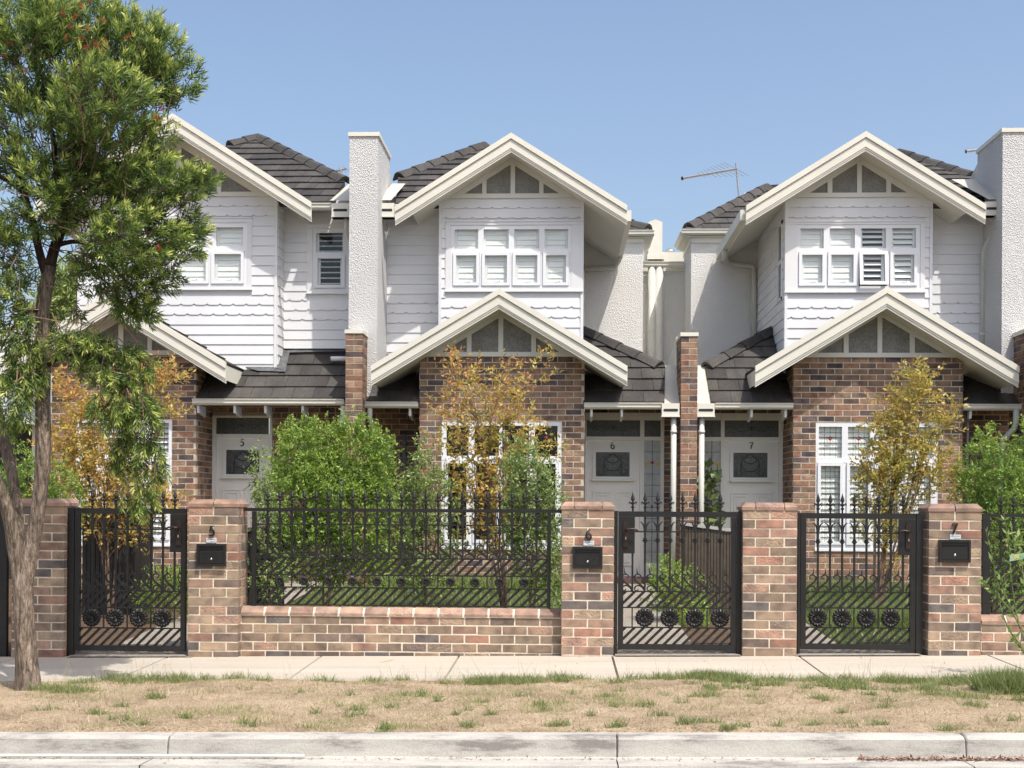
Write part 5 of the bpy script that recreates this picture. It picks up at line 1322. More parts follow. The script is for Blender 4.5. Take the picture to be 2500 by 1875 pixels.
    m = MB((0, YR-.5, 0)); x0, x1, z0, z1 = rect(815, 450, 858, 497, YR-.4); m.add([(x0-.02, .1, z0), (x1+.03, .1, z0), (x1+.03, -.8, z1+.18), (x0+.1, -.8, z1+.18)], [(0, 1, 2, 3)]); m.build('box_gutter', M['sheet'], t)
    xq = WX(845, YR-.5, 560); zq = WZ(530, YR-.5, 845); downpipe(t, [(xq, YR-.5, zq+.05), (xq, YR-.5, zq-.2), (xq+.02, YR-.2, zq-.3)], .035)
    return t
T5 = house5()
# ------------------------------------------------------------------ party walls
def brick_fin(label, px0, px1, pyt, Y, depth, side, extra_px=None):
    x0, x1 = WX(px0, Y, 1000), WX(px1, Y, 1000); zt = WZ(pyt, Y, (px0+px1)/2); zb = .1
    t = thing('party_wall', label, 'wall', ((x0+x1)/2, Y+depth/2, zb), 'brick party walls between the townhouses')
    MB((0, Y, 0)).box(x0+.004, x1-.004, -depth, -.004, zb, zt).build('mortar', M['hmortar'], t)
    z = zt; k = 0; w = x1-x0
    while z > zb+.05:
        zm = z-BC/2
        # front
        if k % 2: fr = [(x0, x1)] if w < .25 else [(x0, x0+w*.5-.005), (x0+w*.5+.005, x1)]
        else: fr = [(x0, x0+w*.5-.005), (x0+w*.5+.005, x1)] if w < .25 else [(x0, x0+w*.5-.005), (x0+w*.5+.005, x1)]
        for a, b in fr: place_brick(t, 'hbrick', ((a+b)/2, Y+.05, zm), (b-a, .1, .0735))
        for s, xx in ((-1, x0), (1, x1)):
            if side and s != side: continue
            y = Y+(.11 if k % 2 else .11); off = .12 if k % 2 else .0
            yy = y
            while yy < Y+depth:
                L = .115 if (yy == y and k % 2) else .23
                yb = min(yy+L, Y+depth)
                if yb-yy > .04: place_brick(t, 'hbrick', (xx-s*.05, (yy+yb)/2, zm), (.1, yb-yy, .0735))
                yy = yb+.01
        z -= BC; k += 1
    MB((0, Y, 0)).box(x0-.012, x1+.012, -depth, .014, zt+.001, zt+.055).build('metal_capping', M['cream'], t)
    return t
brick_fin('brick party wall with a cream cap left of the middle lower gable, below roughcast', 842.7, 884, 814, YB-.35, .75, 1)
brick_fin('slim brick party wall between doors 6 and 7, with a downpipe on each side', 1662, 1702.6, 821, YB-.15, .75, -1)
# middle fin tail: sloping cream flashing above roofs
def roughwall(label, px0, px1, pyt, Y, depth, zb, step):
    x0, x1 = WX(px0, Y, 700), WX(px1, Y, 700); zt = WZ(pyt, Y, (px0+px1)/2)
    t = thing('roughcast_party_wall', label, 'wall', ((x0+x1)/2, Y+depth/2, zb), 'roughcast parapet party walls')
    MB((0, Y, 0)).box(x0, x1, -depth, 0, zb, zt).build('roughcast_wall', M['rough'], t)
    MB((0, Y, 0)).box(x0-.02, x1+.02, -depth-.02, .02, zt+.001, zt+.06).build('metal_capping', M['cream'], t)
    m = MB((x1 if step > 0 else x0, 0, 0), (0, 1, 0), (1, 0, 0)); a, b = (-.02, -.18) if step > 0 else (.02, .18)
    m.prism([(Y+depth+.02, zt-1.6), (Y+depth+.02, zt-.12), (Y+depth+1.6, zt-.72), (Y+depth+1.6, zt-1.6)], a, b); m.build('sloping_parapet', M['cream'], t)
    return t
roughwall('tall pale roughcast parapet wall between the left and middle townhouses', 851.5, 921.5, 333, YB+.1, 1.25, 3.0, 1)
roughwall('tall roughcast parapet wall at the right edge of the photo', 2446, 2640, 322.5, YB+.25, 1.15, 2.9, -1)
# middle: back wall, chimney-like parapet and pipes
def midback():
    Yk = 23.5; t = thing('rear_wall', 'pale roughcast rear wall with two downpipes between the middle and right townhouses', 'wall', (WX(1610, Yk, 800), Yk, 0))
    x0, x1 = WX(1540, Yk, 700), WX(1687, YQ, 700)+.12; zt = WZ(663, Yk, 1600)
    wallsheet(t, 'roughcast_wall', x0-.3, x1+.05, 1, zt, Yk, 'roughw', .2)
    MB((0, Yk, 0)).box(x0-.3, x1, .0, .03, zt, zt+.12).build('fascia', M['cream'], t)
    gutter(t, x0-.2, x1-.14, Yk-.1, WZ(640, Yk-.15, 1610)); 
    for px in (1591, 1609): c = WX(px, Yk-.12, 750); downpipe(t, [(c, Yk-.12, WZ(655, Yk, px)), (c, Yk-.12, 1.5)], .075)
    c0, c1, z0, z1 = rect(1583, 538, 1617, 633, Yk+.3)
    m = MB((0, Yk+.3, 0)); m.prism([(c0, z0), (c1, z0), (c1, z1-.03), ((c0+c1)/2, z1+.02), (c0, z1-.03)], -1.5, 0); m.box(c0-.02, c1+.04, -.6, .01, z0-.0, z0+.10); m.build('parapet', M['cream'], t)
    a0, a1, z2, z3 = rect(1617, 616, 1650, 650, Yk+.4); MB((0, Yk+.4, 0)).box(c0-.3, a1+.3, -.4, 0, z2, z3).build('parapet', M['cream'], t)
    m = MB(); c = W(1636, 618, Yk+.7); m.wtube([c-Vector((0, 0, .3)), c], .085, 12); m.dome((c.x, -c.y, c.z-.0), .09, .0, 4, 1) if 0 else None; m.wtube([c+Vector((-.0, 0, 0)), c+Vector((0, 0, .05)), c+Vector((0, 0, .09))], [.10, .085, .03], 12); m.build('roof_vent', M['galv'], t, smooth=True)
midback()
def midtail():
    Y0 = YB+.60; t = thing('sloping_parapet', 'cream sloping metal parapet behind the slim brick party wall', 'parapet', (WX(1640, Y0, 900), Y0, 2.9))
    x = WX(1650.5, Y0, 820); F = ((x, 0, 0), (0, 1, 0), (-1, 0, 0)); m = MB(*F); zt = WZ(822, Y0, 1650)
    m.prism([(Y0, zt-1.3), (Y0, zt), (Y0+1.75, zt-.25), (Y0+1.75, zt-1.3)], -.22, 0); m.build('metal_sheet', M['cream'], t)
midtail()
def rightfin():
    Y0, Y1 = YB-1.1, YB+.45; x = WX(2463, Y1, 900); zt = WZ(828, Y1, 2463); zb = .15
    t = thing('party_wall', 'brick party wall with a metal cap at the right edge, seen from its side', 'wall', (x, Y0+.5, zb), 'brick party walls between the townhouses')
    F = ((x, 0, 0), (0, 1, 0), (-1, 0, 0)); m = MB(*F); m.box(Y0, Y1, -.22, -.007, zb, zt); m.build('mortar', M['hmortar'], t)
    J = Joined(); brick_wall(t, F, Y0, Y1, zb, zt, (), 'hbrick', J, limit=299); J.build('joined_bricks', M['hbrick_j'], t)
    m = MB(*F); m.box(Y0-.02, Y1, -.25, .02, zt+.001, zt+.06); m.build('metal_capping', M['cream'], t)
rightfin()
# neighbour at far left, seen through the tree
def leftneighbour():
    Y = YB+.3; x1 = WX(112, Y, 1100); t = thing('neighbouring_house', 'pale house with a dark garage opening seen behind the tree at the left edge', 'house', (x1-1.5, Y, 0))
    wallsheet(t, 'wall', x1-4, x1, .0, WZ(880, Y, 60), Y, 'board', .1, [(x1-4, WX(78, Y, 1100), 0, WZ(1030, Y, 60))])
    wallsheet(t, 'dark_opening', x1-4, WX(78, Y, 1100), 0, WZ(1030, Y, 60), Y+.3, 'bin')
    zz = WZ(1030, Y, 60)
    m = MB((0, Y, 0)); m.prism([(x1-2.6, zz+.8), (x1-.05, zz+.0), (x1-.05, zz-.06), (x1-4, zz-.06), (x1-4, zz+.8)], 0, .5); m.build('porch_gable', M['cream'], t)
    e = bpy.data.objects.new('weatherboard_wall', None); link(e, t, (x1-1, Y, 3)); weatherboards(e, FR(Y), x1-4, x1, zz+.3, WZ(790, Y, 60), 6)
    # left party brick return next to it
leftneighbour()
# ================================================================= vegetation
def quads(name, V, tint, m, parent=None, kind=None, origin=None):
    n = len(V); me = bpy.data.meshes.new(name); c = np.array(origin if origin is not None else V.reshape(-1, 3).mean(0))
    me.vertices.add(4*n); me.vertices.foreach_set('co', (V.reshape(-1, 3)-c).astype(np.float32).ravel())
    me.loops.add(4*n); me.loops.foreach_set('vertex_index', np.arange(4*n, dtype=np.int32))
    me.polygons.add(n); me.polygons.foreach_set('loop_start', np.arange(0, 4*n, 4, dtype=np.int32)); me.polygons.foreach_set('loop_total', np.full(n, 4, dtype=np.int32))
    at = me.attributes.new('tint', 'FLOAT', 'FACE'); at.data.foreach_set('value', np.clip(tint, 0, 1).astype(np.float32))
    me.materials.append(m); me.update(); me.validate()
    o = shared(name, me, parent, tuple(c))
    if kind: o['kind'] = kind
    return o
def nrm(a): return a/np.maximum(np.linalg.norm(a, axis=-1, keepdims=True), 1e-9)
def leafquads(P, D, L, Wd, fold=None, mid=.45, up=None):
    """leaf rhombs: base P, direction D, length L, width Wd"""
    R = rng.normal(size=P.shape) if up is None else up+rng.normal(size=P.shape)*.5
    S = nrm(np.cross(D, R)); Nn = np.cross(S, D)
    L = L[:, None]; Wd = Wd[:, None]
    m = P+D*L*mid
    return np.stack([P, m+S*Wd/2+Nn*L*.03, P+D*L-Nn*L*.06, m-S*Wd/2+Nn*L*.03], 1)
def blobpts(blobs, n, Y, shell=.45, ydep=1.0):
    """blobs (px,py,rx,ry[,dY[,weight]]) in photo pixels at depth Y -> points, outward unit vectors"""
    w = np.array([(b[2]*b[3])*(b[5] if len(b) > 5 else 1) for b in blobs], float); w /= w.sum()
    idx = rng.choice(len(blobs), n, p=w); out = np.zeros((n, 3)); od = np.zeros((n, 3))
    for i, b in enumerate(blobs):
        k = np.where(idx == i)[0]
        if not len(k): continue
        Yb = Y+(b[4] if len(b) > 4 else 0); c = np.array(W(b[0], b[1], Yb)); rx = b[2]*Yb/FPX; rz = b[3]*Yb/FPX; ry = min(rx, rz*1.2)*ydep
        d = nrm(rng.normal(size=(len(k), 3))); r = rng.uniform(shell, 1, len(k))**.6
        out[k] = c+d*r[:, None]*np.array([rx, ry, rz]); od[k] = d
    return out, od
def tubes(segs, name, m, parent, sides=4, kind=None):
    """segs: list of (points, radii)"""
    mb = MB()
    for P, R in segs: mb.wtube(P, R, sides, cap=False)
    o = mb.build(name, m, parent)
    if kind and o: o['kind'] = kind
    return o
# ---- the bottlebrush street tree
YT = 10.15
def bottlebrush():
    base = W(75, 1697, YT); t = thing('bottlebrush_tree', 'tall bottlebrush street tree with forked bare trunk and red flowers on the left', 'tree', (base.x, YT, gz(base.x, YT)))
    def path(pts, dy): return [W(p[0], p[1], YT+d) for p, d in zip(pts, dy)]
    mb = MB()
    tr = path([(80, 1712), (70, 1680), (66, 1620), (62, 1560), (58, 1500), (56, 1440), (56, 1400), (57, 1370)], [0]*8)
    mb.wtube(tr, [.135, .105, .09, .084, .082, .080, .070, .03], 18, jit=.05)
    a = path([(58, 1500), (62, 1420), (72, 1350), (86, 1290), (96, 1220), (104, 1140), (106, 1060), (104, 980), (106, 900), (104, 830), (103, 760), (112, 700), (122, 650)], [0, 0, 0, 0, .02, .03, .05, .05, .05, .06, .08, .1, .1])
    mb.wtube(a, [.03, .062, .072, .06, .057, .06, .062, .06, .058, .056, .058, .055, .05], 16, jit=.05)
    b = path([(56, 1500), (50, 1420), (38, 1350), (28, 1290), (14, 1230), (-4, 1180), (-30, 1120), (-60, 1020)], [0, 0, -.02, -.05, -.1, -.15, -.2, -.3])
    mb.wtube(b, [.03, .060, .06, .052, .048, .048, .045, .035], 14, jit=.05)
    c = path([(56, 1490), (52, 1400), (48, 1320), (42, 1240), (30, 1160), (14, 1090), (-4, 1020), (-30, 940)], [0, .02, .1, .16, .2, .25, .3, .4])
    mb.wtube(c, [.03, .055, .05, .045, .045, .05, .05, .04], 14, jit=.05)
    for cc in ((92, 1300, .018), (40, 1290, -.06)): pass
    mb.build('trunk', M['bark'], t, smooth=True)
    limbs = [([(122, 650), (135, 600), (150, 560), (158, 500), (160, 420), (170, 340), (182, 260), (190, 170), (196, 80), (200, 0)], [.1, .1, .1, .1, .15, .15, .1, .1, .1, .1], .048, .012),
             ([(115, 680), (95, 610), (80, 540), (60, 470), (40, 380), (10, 300)], [.1, .05, 0, -.1, -.2, -.3], .04, .012),
             ([(155, 520), (135, 400), (128, 330), (98, 250), (88, 170), (85, 90)], [.1, 0, -.1, -.1, -.1, -.1], .03, .008),
             ([(158, 480), (220, 430), (290, 400), (360, 380), (420, 400)], [.1, .1, .1, 0, 0], .03, .006),
             ([(165, 380), (230, 290), (300, 220), (370, 170), (430, 130)], [.1, .1, .1, .1, .1], .026, .005),
             ([(150, 560), (220, 520), (300, 520), (380, 540), (440, 580)], [.1, 0, -.1, -.1, -.1], .028, .005),
             ([(135, 600), (190, 590), (250, 620), (300, 680), (330, 740)], [.1, .1, .1, .1, .1], .022, .005),
             ([(110, 900), (140, 875), (190, 862), (235, 872), (272, 925), (272, 975), (240, 1010), (215, 1040)], [.05, 0, -.05, -.1, -.1, -.1, -.1, -.1], .022, .005),
             ([(235, 872), (285, 900), (310, 960), (325, 1040), (340, 1100)], [-.1, -.1, -.1, -.1, -.1], .010, .004),
             ([(103, 760), (70, 760), (30, 800), (0, 860)], [.05, 0, -.1, -.2], .02, .006),
             ([(60, 470), (0, 430), (-80, 400), (-160, 380)], [-.1, -.1, 0, 0], .025, .006),
             ([(190, 170), (250, 100), (310, 50)], [.1, .1, .1], .016, .004)]
    for P, dy, r0, r1 in limbs:
        q = bez([tuple(p) for p in path(P, dy)], 4); m2 = MB(); m2.wtube(q, list(np.linspace(r0, r1, len(q))), 8, jit=.04); m2.build('branch', M['darkbark'], t, smooth=True)
    blobs = [(100, 130, 190, 150, 0), (60, 60, 140, 90, -.2), (300, 110, 110, 90, .1), (355, 90, 70, 70, 0), (200, 60, 150, 100, .1), (400, 130, 60, 75, 0), (440, 190, 60, 70, .05), (340, 210, 100, 85, 0), (250, 250, 140, 120, -.3),
             (100, 330, 200, 140, 0), (280, 380, 130, 120, .1), (380, 350, 60, 60, 0), (50, 470, 190, 110, -.2, .85), (250, 500, 150, 110, .2), (360, 440, 95, 75, -.1), (440, 450, 75, 60, -.1), (500, 440, 35, 32, -.1),
             (420, 530, 85, 60, 0), (470, 590, 50, 40, -.05), (330, 580, 130, 90, -.2), (380, 650, 75, 70, 0), (100, 640, 170, 100, .4, .3), (0, 640, 90, 120, -.2, .8), (320, 720, 70, 75, 0), (355, 760, 45, 45, 0), (250, 660, 80, 70, .1),
             (20, 790, 70, 80, -.2), (160, 770, 60, 45, .2, .5), (260, 880, 90, 55, 0), (190, 850, 90, 45, -.1), (330, 900, 50, 60, 0), (60, 900, 60, 90, -.1), (30, 980, 60, 90, -.2), (290, 980, 80, 90, -.1), (350, 1030, 55, 60, -.1), (370, 1130, 45, 60, -.1), (300, 1110, 40, 60, 0), (340, 1220, 45, 50, -.1),
             (-150, 250, 160, 200, 0, .5), (-150, 600, 140, 200, 0, .5)]
    n = 3350; P, O = blobpts(blobs, n, YT, .35, .85)
    cen = np.array(W(150, 480, YT)); out = nrm(P-cen)
    low = np.clip((np.array(W(0, 700, YT))[2]-P[:, 2])/1.2, 0, 1)[:, None]
    D = nrm(out*.75+O*.5+np.array([0, 0, .55])*(1-low)+np.array([0, 0, -1.0])*low+rng.normal(size=(n, 3))*.38)
    SL = rng.uniform(.10, .21, n); P = P-D*SL[:, None]*.65; nl = 22
    k = np.repeat(np.arange(n), nl); tt = np.tile(np.linspace(.08, 1.0, nl), n)+rng.uniform(-.02, .02, n*nl)
    Dk = D[k]; A = nrm(np.cross(Dk, np.array([.3, .2, 1.0]))); B = np.cross(Dk, A)
    ph = np.tile(np.arange(nl)*2.4, n)+np.repeat(rng.uniform(0, 6, n), nl)
    rad = A*np.cos(ph)[:, None]+B*np.sin(ph)[:, None]
    ang = (1.05-.62*tt)[:, None]
    LD = nrm(Dk*np.cos(ang)+rad*np.sin(ang)+rng.normal(size=rad.shape)*.12)
    base_ = P[k]+Dk*(SL[k]*tt)[:, None]
    tipy = np.clip(rng.beta(1.6, 2.0, n)*.9+.35*(O[:, 2] > .1)*(O[:, 1] < .3), 0, 1.1)
    tint = .18+.36*rng.random(n*nl)+tipy[k]*np.clip((tt-.4)/.6, 0, 1)*.85
    V = leafquads(base_, LD, rng.uniform(.055, .085, n*nl)*(1-.25*(tt > .9)), rng.uniform(.010, .015, n*nl))
    quads('foliage', V, tint, M['bbleaf'], t, 'stuff')
    # twigs under the shoots
    sel = rng.choice(n, 800, replace=False); segs = []
    for i in sel:
        b0 = P[i]-D[i]*rng.uniform(.12, .3)+np.array([0, 0, -.04]); segs.append(([b0, P[i], P[i]+D[i]*SL[i]*.9], [.0055, .004, .002]))
    tubes(segs, 'twigs', M['twig'], t, 3, 'stuff')
    # red brush flowers, each a thing's part
    fl = [(155, 42), (178, 48), (168, 62), (210, 60), (258, 55), (190, 92), (163, 100), (258, 110), (305, 95), (236, 120), (262, 118), (248, 132), (35, 107), (70, 178), (195, 5), (215, 3), (380, 290), (400, 272), (390, 613), (245, 115), (218, 112), (378, 290), (8, 145)]
    for px, py in fl:
        nf = 90; d = nrm(rng.normal(size=3)+np.array([0, -.3, .8])); c = np.array(W(px, py, YT-.35)); L = .05
        tt = rng.random(nf); A = nrm(np.cross(np.tile(d, (nf, 1)), rng.normal(size=(nf, 3)))); PP = c+np.outer(tt*L, d); DD = nrm(A+d*.4)
        quads('flower', leafquads(PP, DD, rng.uniform(.018, .028, nf), np.full(nf, .0022)), rng.random(nf), M['bbflower'], t)
bottlebrush()
# ---- generic garden shrub or small tree
def shrub(name, label, cat, base_px, Y, blobs, n, ll, lw, m, group=None, per=9, stems=26, trunk_r=.012, tintf=None, upw=.5, shell=.3, stem_mat='twig', taper=True, spread=.06):
    b = W(base_px[0], base_px[1], Y); zg = gz(b.x, Y); t = thing(name, label, cat, (b.x, Y, zg), group)
    nc = n//per; P, O = blobpts(blobs, nc, Y, shell); P = P+O*(np.sin(P[:, :1]*31+P[:, 2:]*17)*np.sin(P[:, 2:]*23)*.05+np.abs(rng.normal(size=(nc, 1)))*.045); P[:, 2] = np.maximum(P[:, 2], zg+.02)
    bb = np.array([b.x, Y, zg]); D = nrm(O*.6+np.array([0, 0, upw])+rng.normal(size=P.shape)*.35)
    k = np.repeat(np.arange(nc), per); tt = np.tile(np.linspace(0, 1, per), nc)
    base_ = P[k]+D[k]*(tt*spread*rng.uniform(.8, 1.6, nc)[k])[:, None]+rng.normal(size=(nc*per, 3))*spread*.12
    LD = nrm(D[k]*.6+rng.normal(size=(nc*per, 3))*.7)
    top = (P[:, 2]-zg)/max(P[:, 2].max()-zg, .1); cl_ = .5+.5*np.sin(P[:, 0]*9+1.3*np.sin(P[:, 2]*7)+b.x)*np.sin(P[:, 2]*8+P[:, 1]*6+1.1)  # clump tint: growth variation plus shading between clumps put into the colour
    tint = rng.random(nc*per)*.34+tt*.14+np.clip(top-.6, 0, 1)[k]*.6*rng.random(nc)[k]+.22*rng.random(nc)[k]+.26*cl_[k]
    if m == 'darkshrub': tint = np.where(rng.random(len(tint)) < .05, 1, tint*.9)
    if tintf: tint = tintf(tint, tt, k, nc)
    V = leafquads(base_, LD, rng.uniform(.75, 1.25, nc*per)*ll, rng.uniform(.8, 1.2, nc*per)*lw)
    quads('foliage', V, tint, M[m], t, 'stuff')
    mb = MB(); nm = 5 if trunk_r > .013 else 3
    hubs = []
    for h in range(nm):
        tgt = P[rng.choice(nc, max(3, nc//30))].mean(0); tgt = tgt+(P[rng.integers(nc)]-tgt)*.45
        st = bb+rng.normal(size=3)*np.array([.03, .03, 0]); q = bez([tuple(st), tuple(st+(tgt-st)*.35+np.array([0, 0, .1])), tuple(tgt)], 5); hubs.append(np.array(q))
        mb.wtube(q, list(np.linspace(trunk_r*1.25, trunk_r*.55, len(q))), 6, cap=False)
    for i in rng.choice(nc, min(stems, nc), replace=False):
        e = P[i]+D[i]*.03; H = min(hubs, key=lambda H: np.linalg.norm(H[-1]-e)); j = rng.integers(len(H)//2, len(H)); a0 = H[j]
        mid = a0+(e-a0)*.5+np.array([0, 0, .06])+rng.normal(size=3)*.02
        mb.wtube(bez([tuple(a0), tuple(mid), tuple(e)], 3), [trunk_r*k_ for k_ in np.linspace(.45, .14, 7)], 4, cap=False)
    mb.build('stems', M[stem_mat], t)
    return t
GS = 'lilly pilly shrubs behind the iron fence'
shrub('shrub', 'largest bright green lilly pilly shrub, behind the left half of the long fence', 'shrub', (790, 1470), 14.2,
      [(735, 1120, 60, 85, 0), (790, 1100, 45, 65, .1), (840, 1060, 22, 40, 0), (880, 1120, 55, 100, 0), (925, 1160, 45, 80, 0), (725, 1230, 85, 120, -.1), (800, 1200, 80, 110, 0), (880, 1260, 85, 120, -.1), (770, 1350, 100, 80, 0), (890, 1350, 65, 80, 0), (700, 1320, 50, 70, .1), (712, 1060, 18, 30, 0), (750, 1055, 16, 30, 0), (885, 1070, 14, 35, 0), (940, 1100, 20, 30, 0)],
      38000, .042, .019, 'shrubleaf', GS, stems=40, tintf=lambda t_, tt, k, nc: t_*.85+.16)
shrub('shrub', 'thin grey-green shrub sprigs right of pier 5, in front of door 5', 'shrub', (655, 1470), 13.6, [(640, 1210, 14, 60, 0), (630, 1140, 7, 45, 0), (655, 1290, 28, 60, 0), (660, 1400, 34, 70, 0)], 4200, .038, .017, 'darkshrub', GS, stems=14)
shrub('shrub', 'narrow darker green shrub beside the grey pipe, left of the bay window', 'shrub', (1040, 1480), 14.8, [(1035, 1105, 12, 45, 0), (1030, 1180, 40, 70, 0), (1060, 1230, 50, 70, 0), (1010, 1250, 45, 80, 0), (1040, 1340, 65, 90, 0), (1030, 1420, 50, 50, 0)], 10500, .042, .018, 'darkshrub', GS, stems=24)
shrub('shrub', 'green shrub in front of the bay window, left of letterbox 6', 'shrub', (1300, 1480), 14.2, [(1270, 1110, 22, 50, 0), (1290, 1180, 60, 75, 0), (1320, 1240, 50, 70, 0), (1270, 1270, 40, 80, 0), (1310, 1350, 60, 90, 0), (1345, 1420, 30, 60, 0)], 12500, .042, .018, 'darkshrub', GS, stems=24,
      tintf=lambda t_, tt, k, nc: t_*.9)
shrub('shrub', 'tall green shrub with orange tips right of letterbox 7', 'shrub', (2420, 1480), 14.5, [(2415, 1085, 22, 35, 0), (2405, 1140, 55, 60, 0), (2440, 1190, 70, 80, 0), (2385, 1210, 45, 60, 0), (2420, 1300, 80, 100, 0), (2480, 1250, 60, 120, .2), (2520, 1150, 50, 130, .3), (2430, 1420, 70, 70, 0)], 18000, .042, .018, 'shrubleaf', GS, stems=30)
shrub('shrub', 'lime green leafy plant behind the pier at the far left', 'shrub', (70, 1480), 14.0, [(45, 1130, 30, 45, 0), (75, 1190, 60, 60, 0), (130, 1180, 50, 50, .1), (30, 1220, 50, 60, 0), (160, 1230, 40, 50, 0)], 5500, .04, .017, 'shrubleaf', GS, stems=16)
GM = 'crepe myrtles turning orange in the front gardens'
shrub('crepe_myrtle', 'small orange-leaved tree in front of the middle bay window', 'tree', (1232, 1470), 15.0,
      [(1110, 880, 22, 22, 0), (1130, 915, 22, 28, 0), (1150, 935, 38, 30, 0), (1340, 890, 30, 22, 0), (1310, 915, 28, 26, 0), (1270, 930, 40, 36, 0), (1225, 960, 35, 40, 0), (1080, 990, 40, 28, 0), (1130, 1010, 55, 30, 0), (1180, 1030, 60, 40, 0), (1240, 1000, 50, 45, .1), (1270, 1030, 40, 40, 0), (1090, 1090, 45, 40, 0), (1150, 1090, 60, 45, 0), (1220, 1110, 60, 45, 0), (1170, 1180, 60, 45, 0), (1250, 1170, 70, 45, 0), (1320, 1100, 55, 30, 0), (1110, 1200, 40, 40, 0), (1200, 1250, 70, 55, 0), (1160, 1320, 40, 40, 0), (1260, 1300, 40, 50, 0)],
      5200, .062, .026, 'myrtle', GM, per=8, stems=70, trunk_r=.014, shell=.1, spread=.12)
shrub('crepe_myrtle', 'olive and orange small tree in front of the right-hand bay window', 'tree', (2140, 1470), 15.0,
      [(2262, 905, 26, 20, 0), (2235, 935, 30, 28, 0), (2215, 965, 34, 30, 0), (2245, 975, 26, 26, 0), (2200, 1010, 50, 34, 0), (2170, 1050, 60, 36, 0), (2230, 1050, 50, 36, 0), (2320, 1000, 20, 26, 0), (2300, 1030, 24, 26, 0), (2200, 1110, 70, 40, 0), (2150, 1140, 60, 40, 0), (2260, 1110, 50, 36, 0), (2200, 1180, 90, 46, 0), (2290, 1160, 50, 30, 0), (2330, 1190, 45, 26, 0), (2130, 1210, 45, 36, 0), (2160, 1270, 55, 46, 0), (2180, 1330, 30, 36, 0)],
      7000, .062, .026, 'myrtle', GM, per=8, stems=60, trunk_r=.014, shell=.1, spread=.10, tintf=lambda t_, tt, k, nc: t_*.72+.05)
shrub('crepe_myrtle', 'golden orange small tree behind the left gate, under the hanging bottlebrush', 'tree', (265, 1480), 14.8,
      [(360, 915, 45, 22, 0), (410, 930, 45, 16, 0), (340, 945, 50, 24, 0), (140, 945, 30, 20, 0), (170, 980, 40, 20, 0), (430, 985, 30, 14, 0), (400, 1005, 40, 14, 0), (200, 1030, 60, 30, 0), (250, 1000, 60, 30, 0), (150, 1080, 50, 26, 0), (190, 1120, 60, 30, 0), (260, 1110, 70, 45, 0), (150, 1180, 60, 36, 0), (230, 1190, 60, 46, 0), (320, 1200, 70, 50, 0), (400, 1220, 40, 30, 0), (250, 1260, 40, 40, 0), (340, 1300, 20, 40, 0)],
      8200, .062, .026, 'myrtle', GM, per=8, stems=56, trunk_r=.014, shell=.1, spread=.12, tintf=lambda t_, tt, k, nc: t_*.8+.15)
GL = 'low plants in the garden beds'
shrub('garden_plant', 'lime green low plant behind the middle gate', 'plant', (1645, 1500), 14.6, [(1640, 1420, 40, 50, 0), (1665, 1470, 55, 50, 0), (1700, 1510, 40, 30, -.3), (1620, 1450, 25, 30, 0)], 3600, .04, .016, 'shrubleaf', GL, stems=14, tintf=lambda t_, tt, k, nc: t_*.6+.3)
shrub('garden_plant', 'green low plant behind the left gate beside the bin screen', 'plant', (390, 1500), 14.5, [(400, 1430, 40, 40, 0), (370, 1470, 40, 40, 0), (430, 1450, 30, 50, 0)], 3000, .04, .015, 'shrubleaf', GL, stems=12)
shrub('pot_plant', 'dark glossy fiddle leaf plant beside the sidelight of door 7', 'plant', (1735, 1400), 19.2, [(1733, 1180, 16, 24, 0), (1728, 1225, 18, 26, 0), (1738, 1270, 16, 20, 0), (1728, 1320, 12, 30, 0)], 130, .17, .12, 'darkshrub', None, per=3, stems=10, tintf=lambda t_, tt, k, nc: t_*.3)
# lemon sapling on the verge
def sapling():
    Y = 10.7; b = W(2545, 1668, Y); t = thing('lemon_sapling', 'young lemon sapling with a shop tag in front of the wall at the right edge', 'tree', (b.x, Y, gz(b.x, Y)))
    mb = MB(); tips = []
    for pts in ([(2540, 1660), (2500, 1590), (2460, 1530), (2435, 1450), (2425, 1370), (2405, 1290)], [(2540, 1660), (2500, 1560), (2478, 1480), (2468, 1400), (2462, 1320), (2450, 1255)], [(2540, 1650), (2520, 1550), (2505, 1450), (2495, 1380), (2485, 1310)],
                [(2478, 1500), (2440, 1460), (2410, 1430), (2395, 1415)], [(2520, 1560), (2490, 1530), (2450, 1440), (2440, 1400)], [(2505, 1600), (2485, 1575), (2470, 1555)], [(2495, 1400), (2480, 1360), (2470, 1290)]):
        q = bez([tuple(W(p[0], p[1], Y+rng.uniform(-.08, .08)*(i > 0))) for i, p in enumerate(pts)], 4)
        mb.wtube(q, list(np.linspace(.008, .0025, len(q))), 6, cap=False); tips.append(q)
    mb.build('stems', M['lemonstem'], t)
    P, D = [], []
    for q in tips:
        q = np.array(q); n = 26
        for s_ in rng.uniform(.3, 1, n):
            i = min(int(s_*(len(q)-1)), len(q)-2); d = nrm(q[i+1]-q[i]); P.append(q[i]+(q[i+1]-q[i])*rng.random()); D.append(nrm(d*.7+rng.normal(size=3)*.6+np.array([0, -.1, .2])))
    P, D = np.array(P), np.array(D); n = len(P)
    V = leafquads(P, D, rng.uniform(.035, .085, n), rng.uniform(.016, .03, n)); quads('leaves', V, rng.random(n), M['lemon'], t, 'stuff')
    c = W(2485, 1362, Y-.12); m = MB((c.x, c.y, c.z)); m.prism([(-.07, -.03), (.06, -.005), (.065, .045), (-.06, .022)], 0, .002); g = m.build('shop_tag', M['tag'], t)
    m = MB((c.x, c.y, c.z)); m.prism([(-.03, -.01), (.01, -.002), (.012, .026), (-.028, .018)], .0022, .003); m.build('tag_picture', M['yellow'], g)
M['lemonstem'] = mat('green_lemon_stem', (.14, .17, .05), .6, .2, 20)
M['tag'] = mat('tag_green_print', (.35, .46, .30), .4, .3, 30, col2=(.08, .25, .12))
sapling()
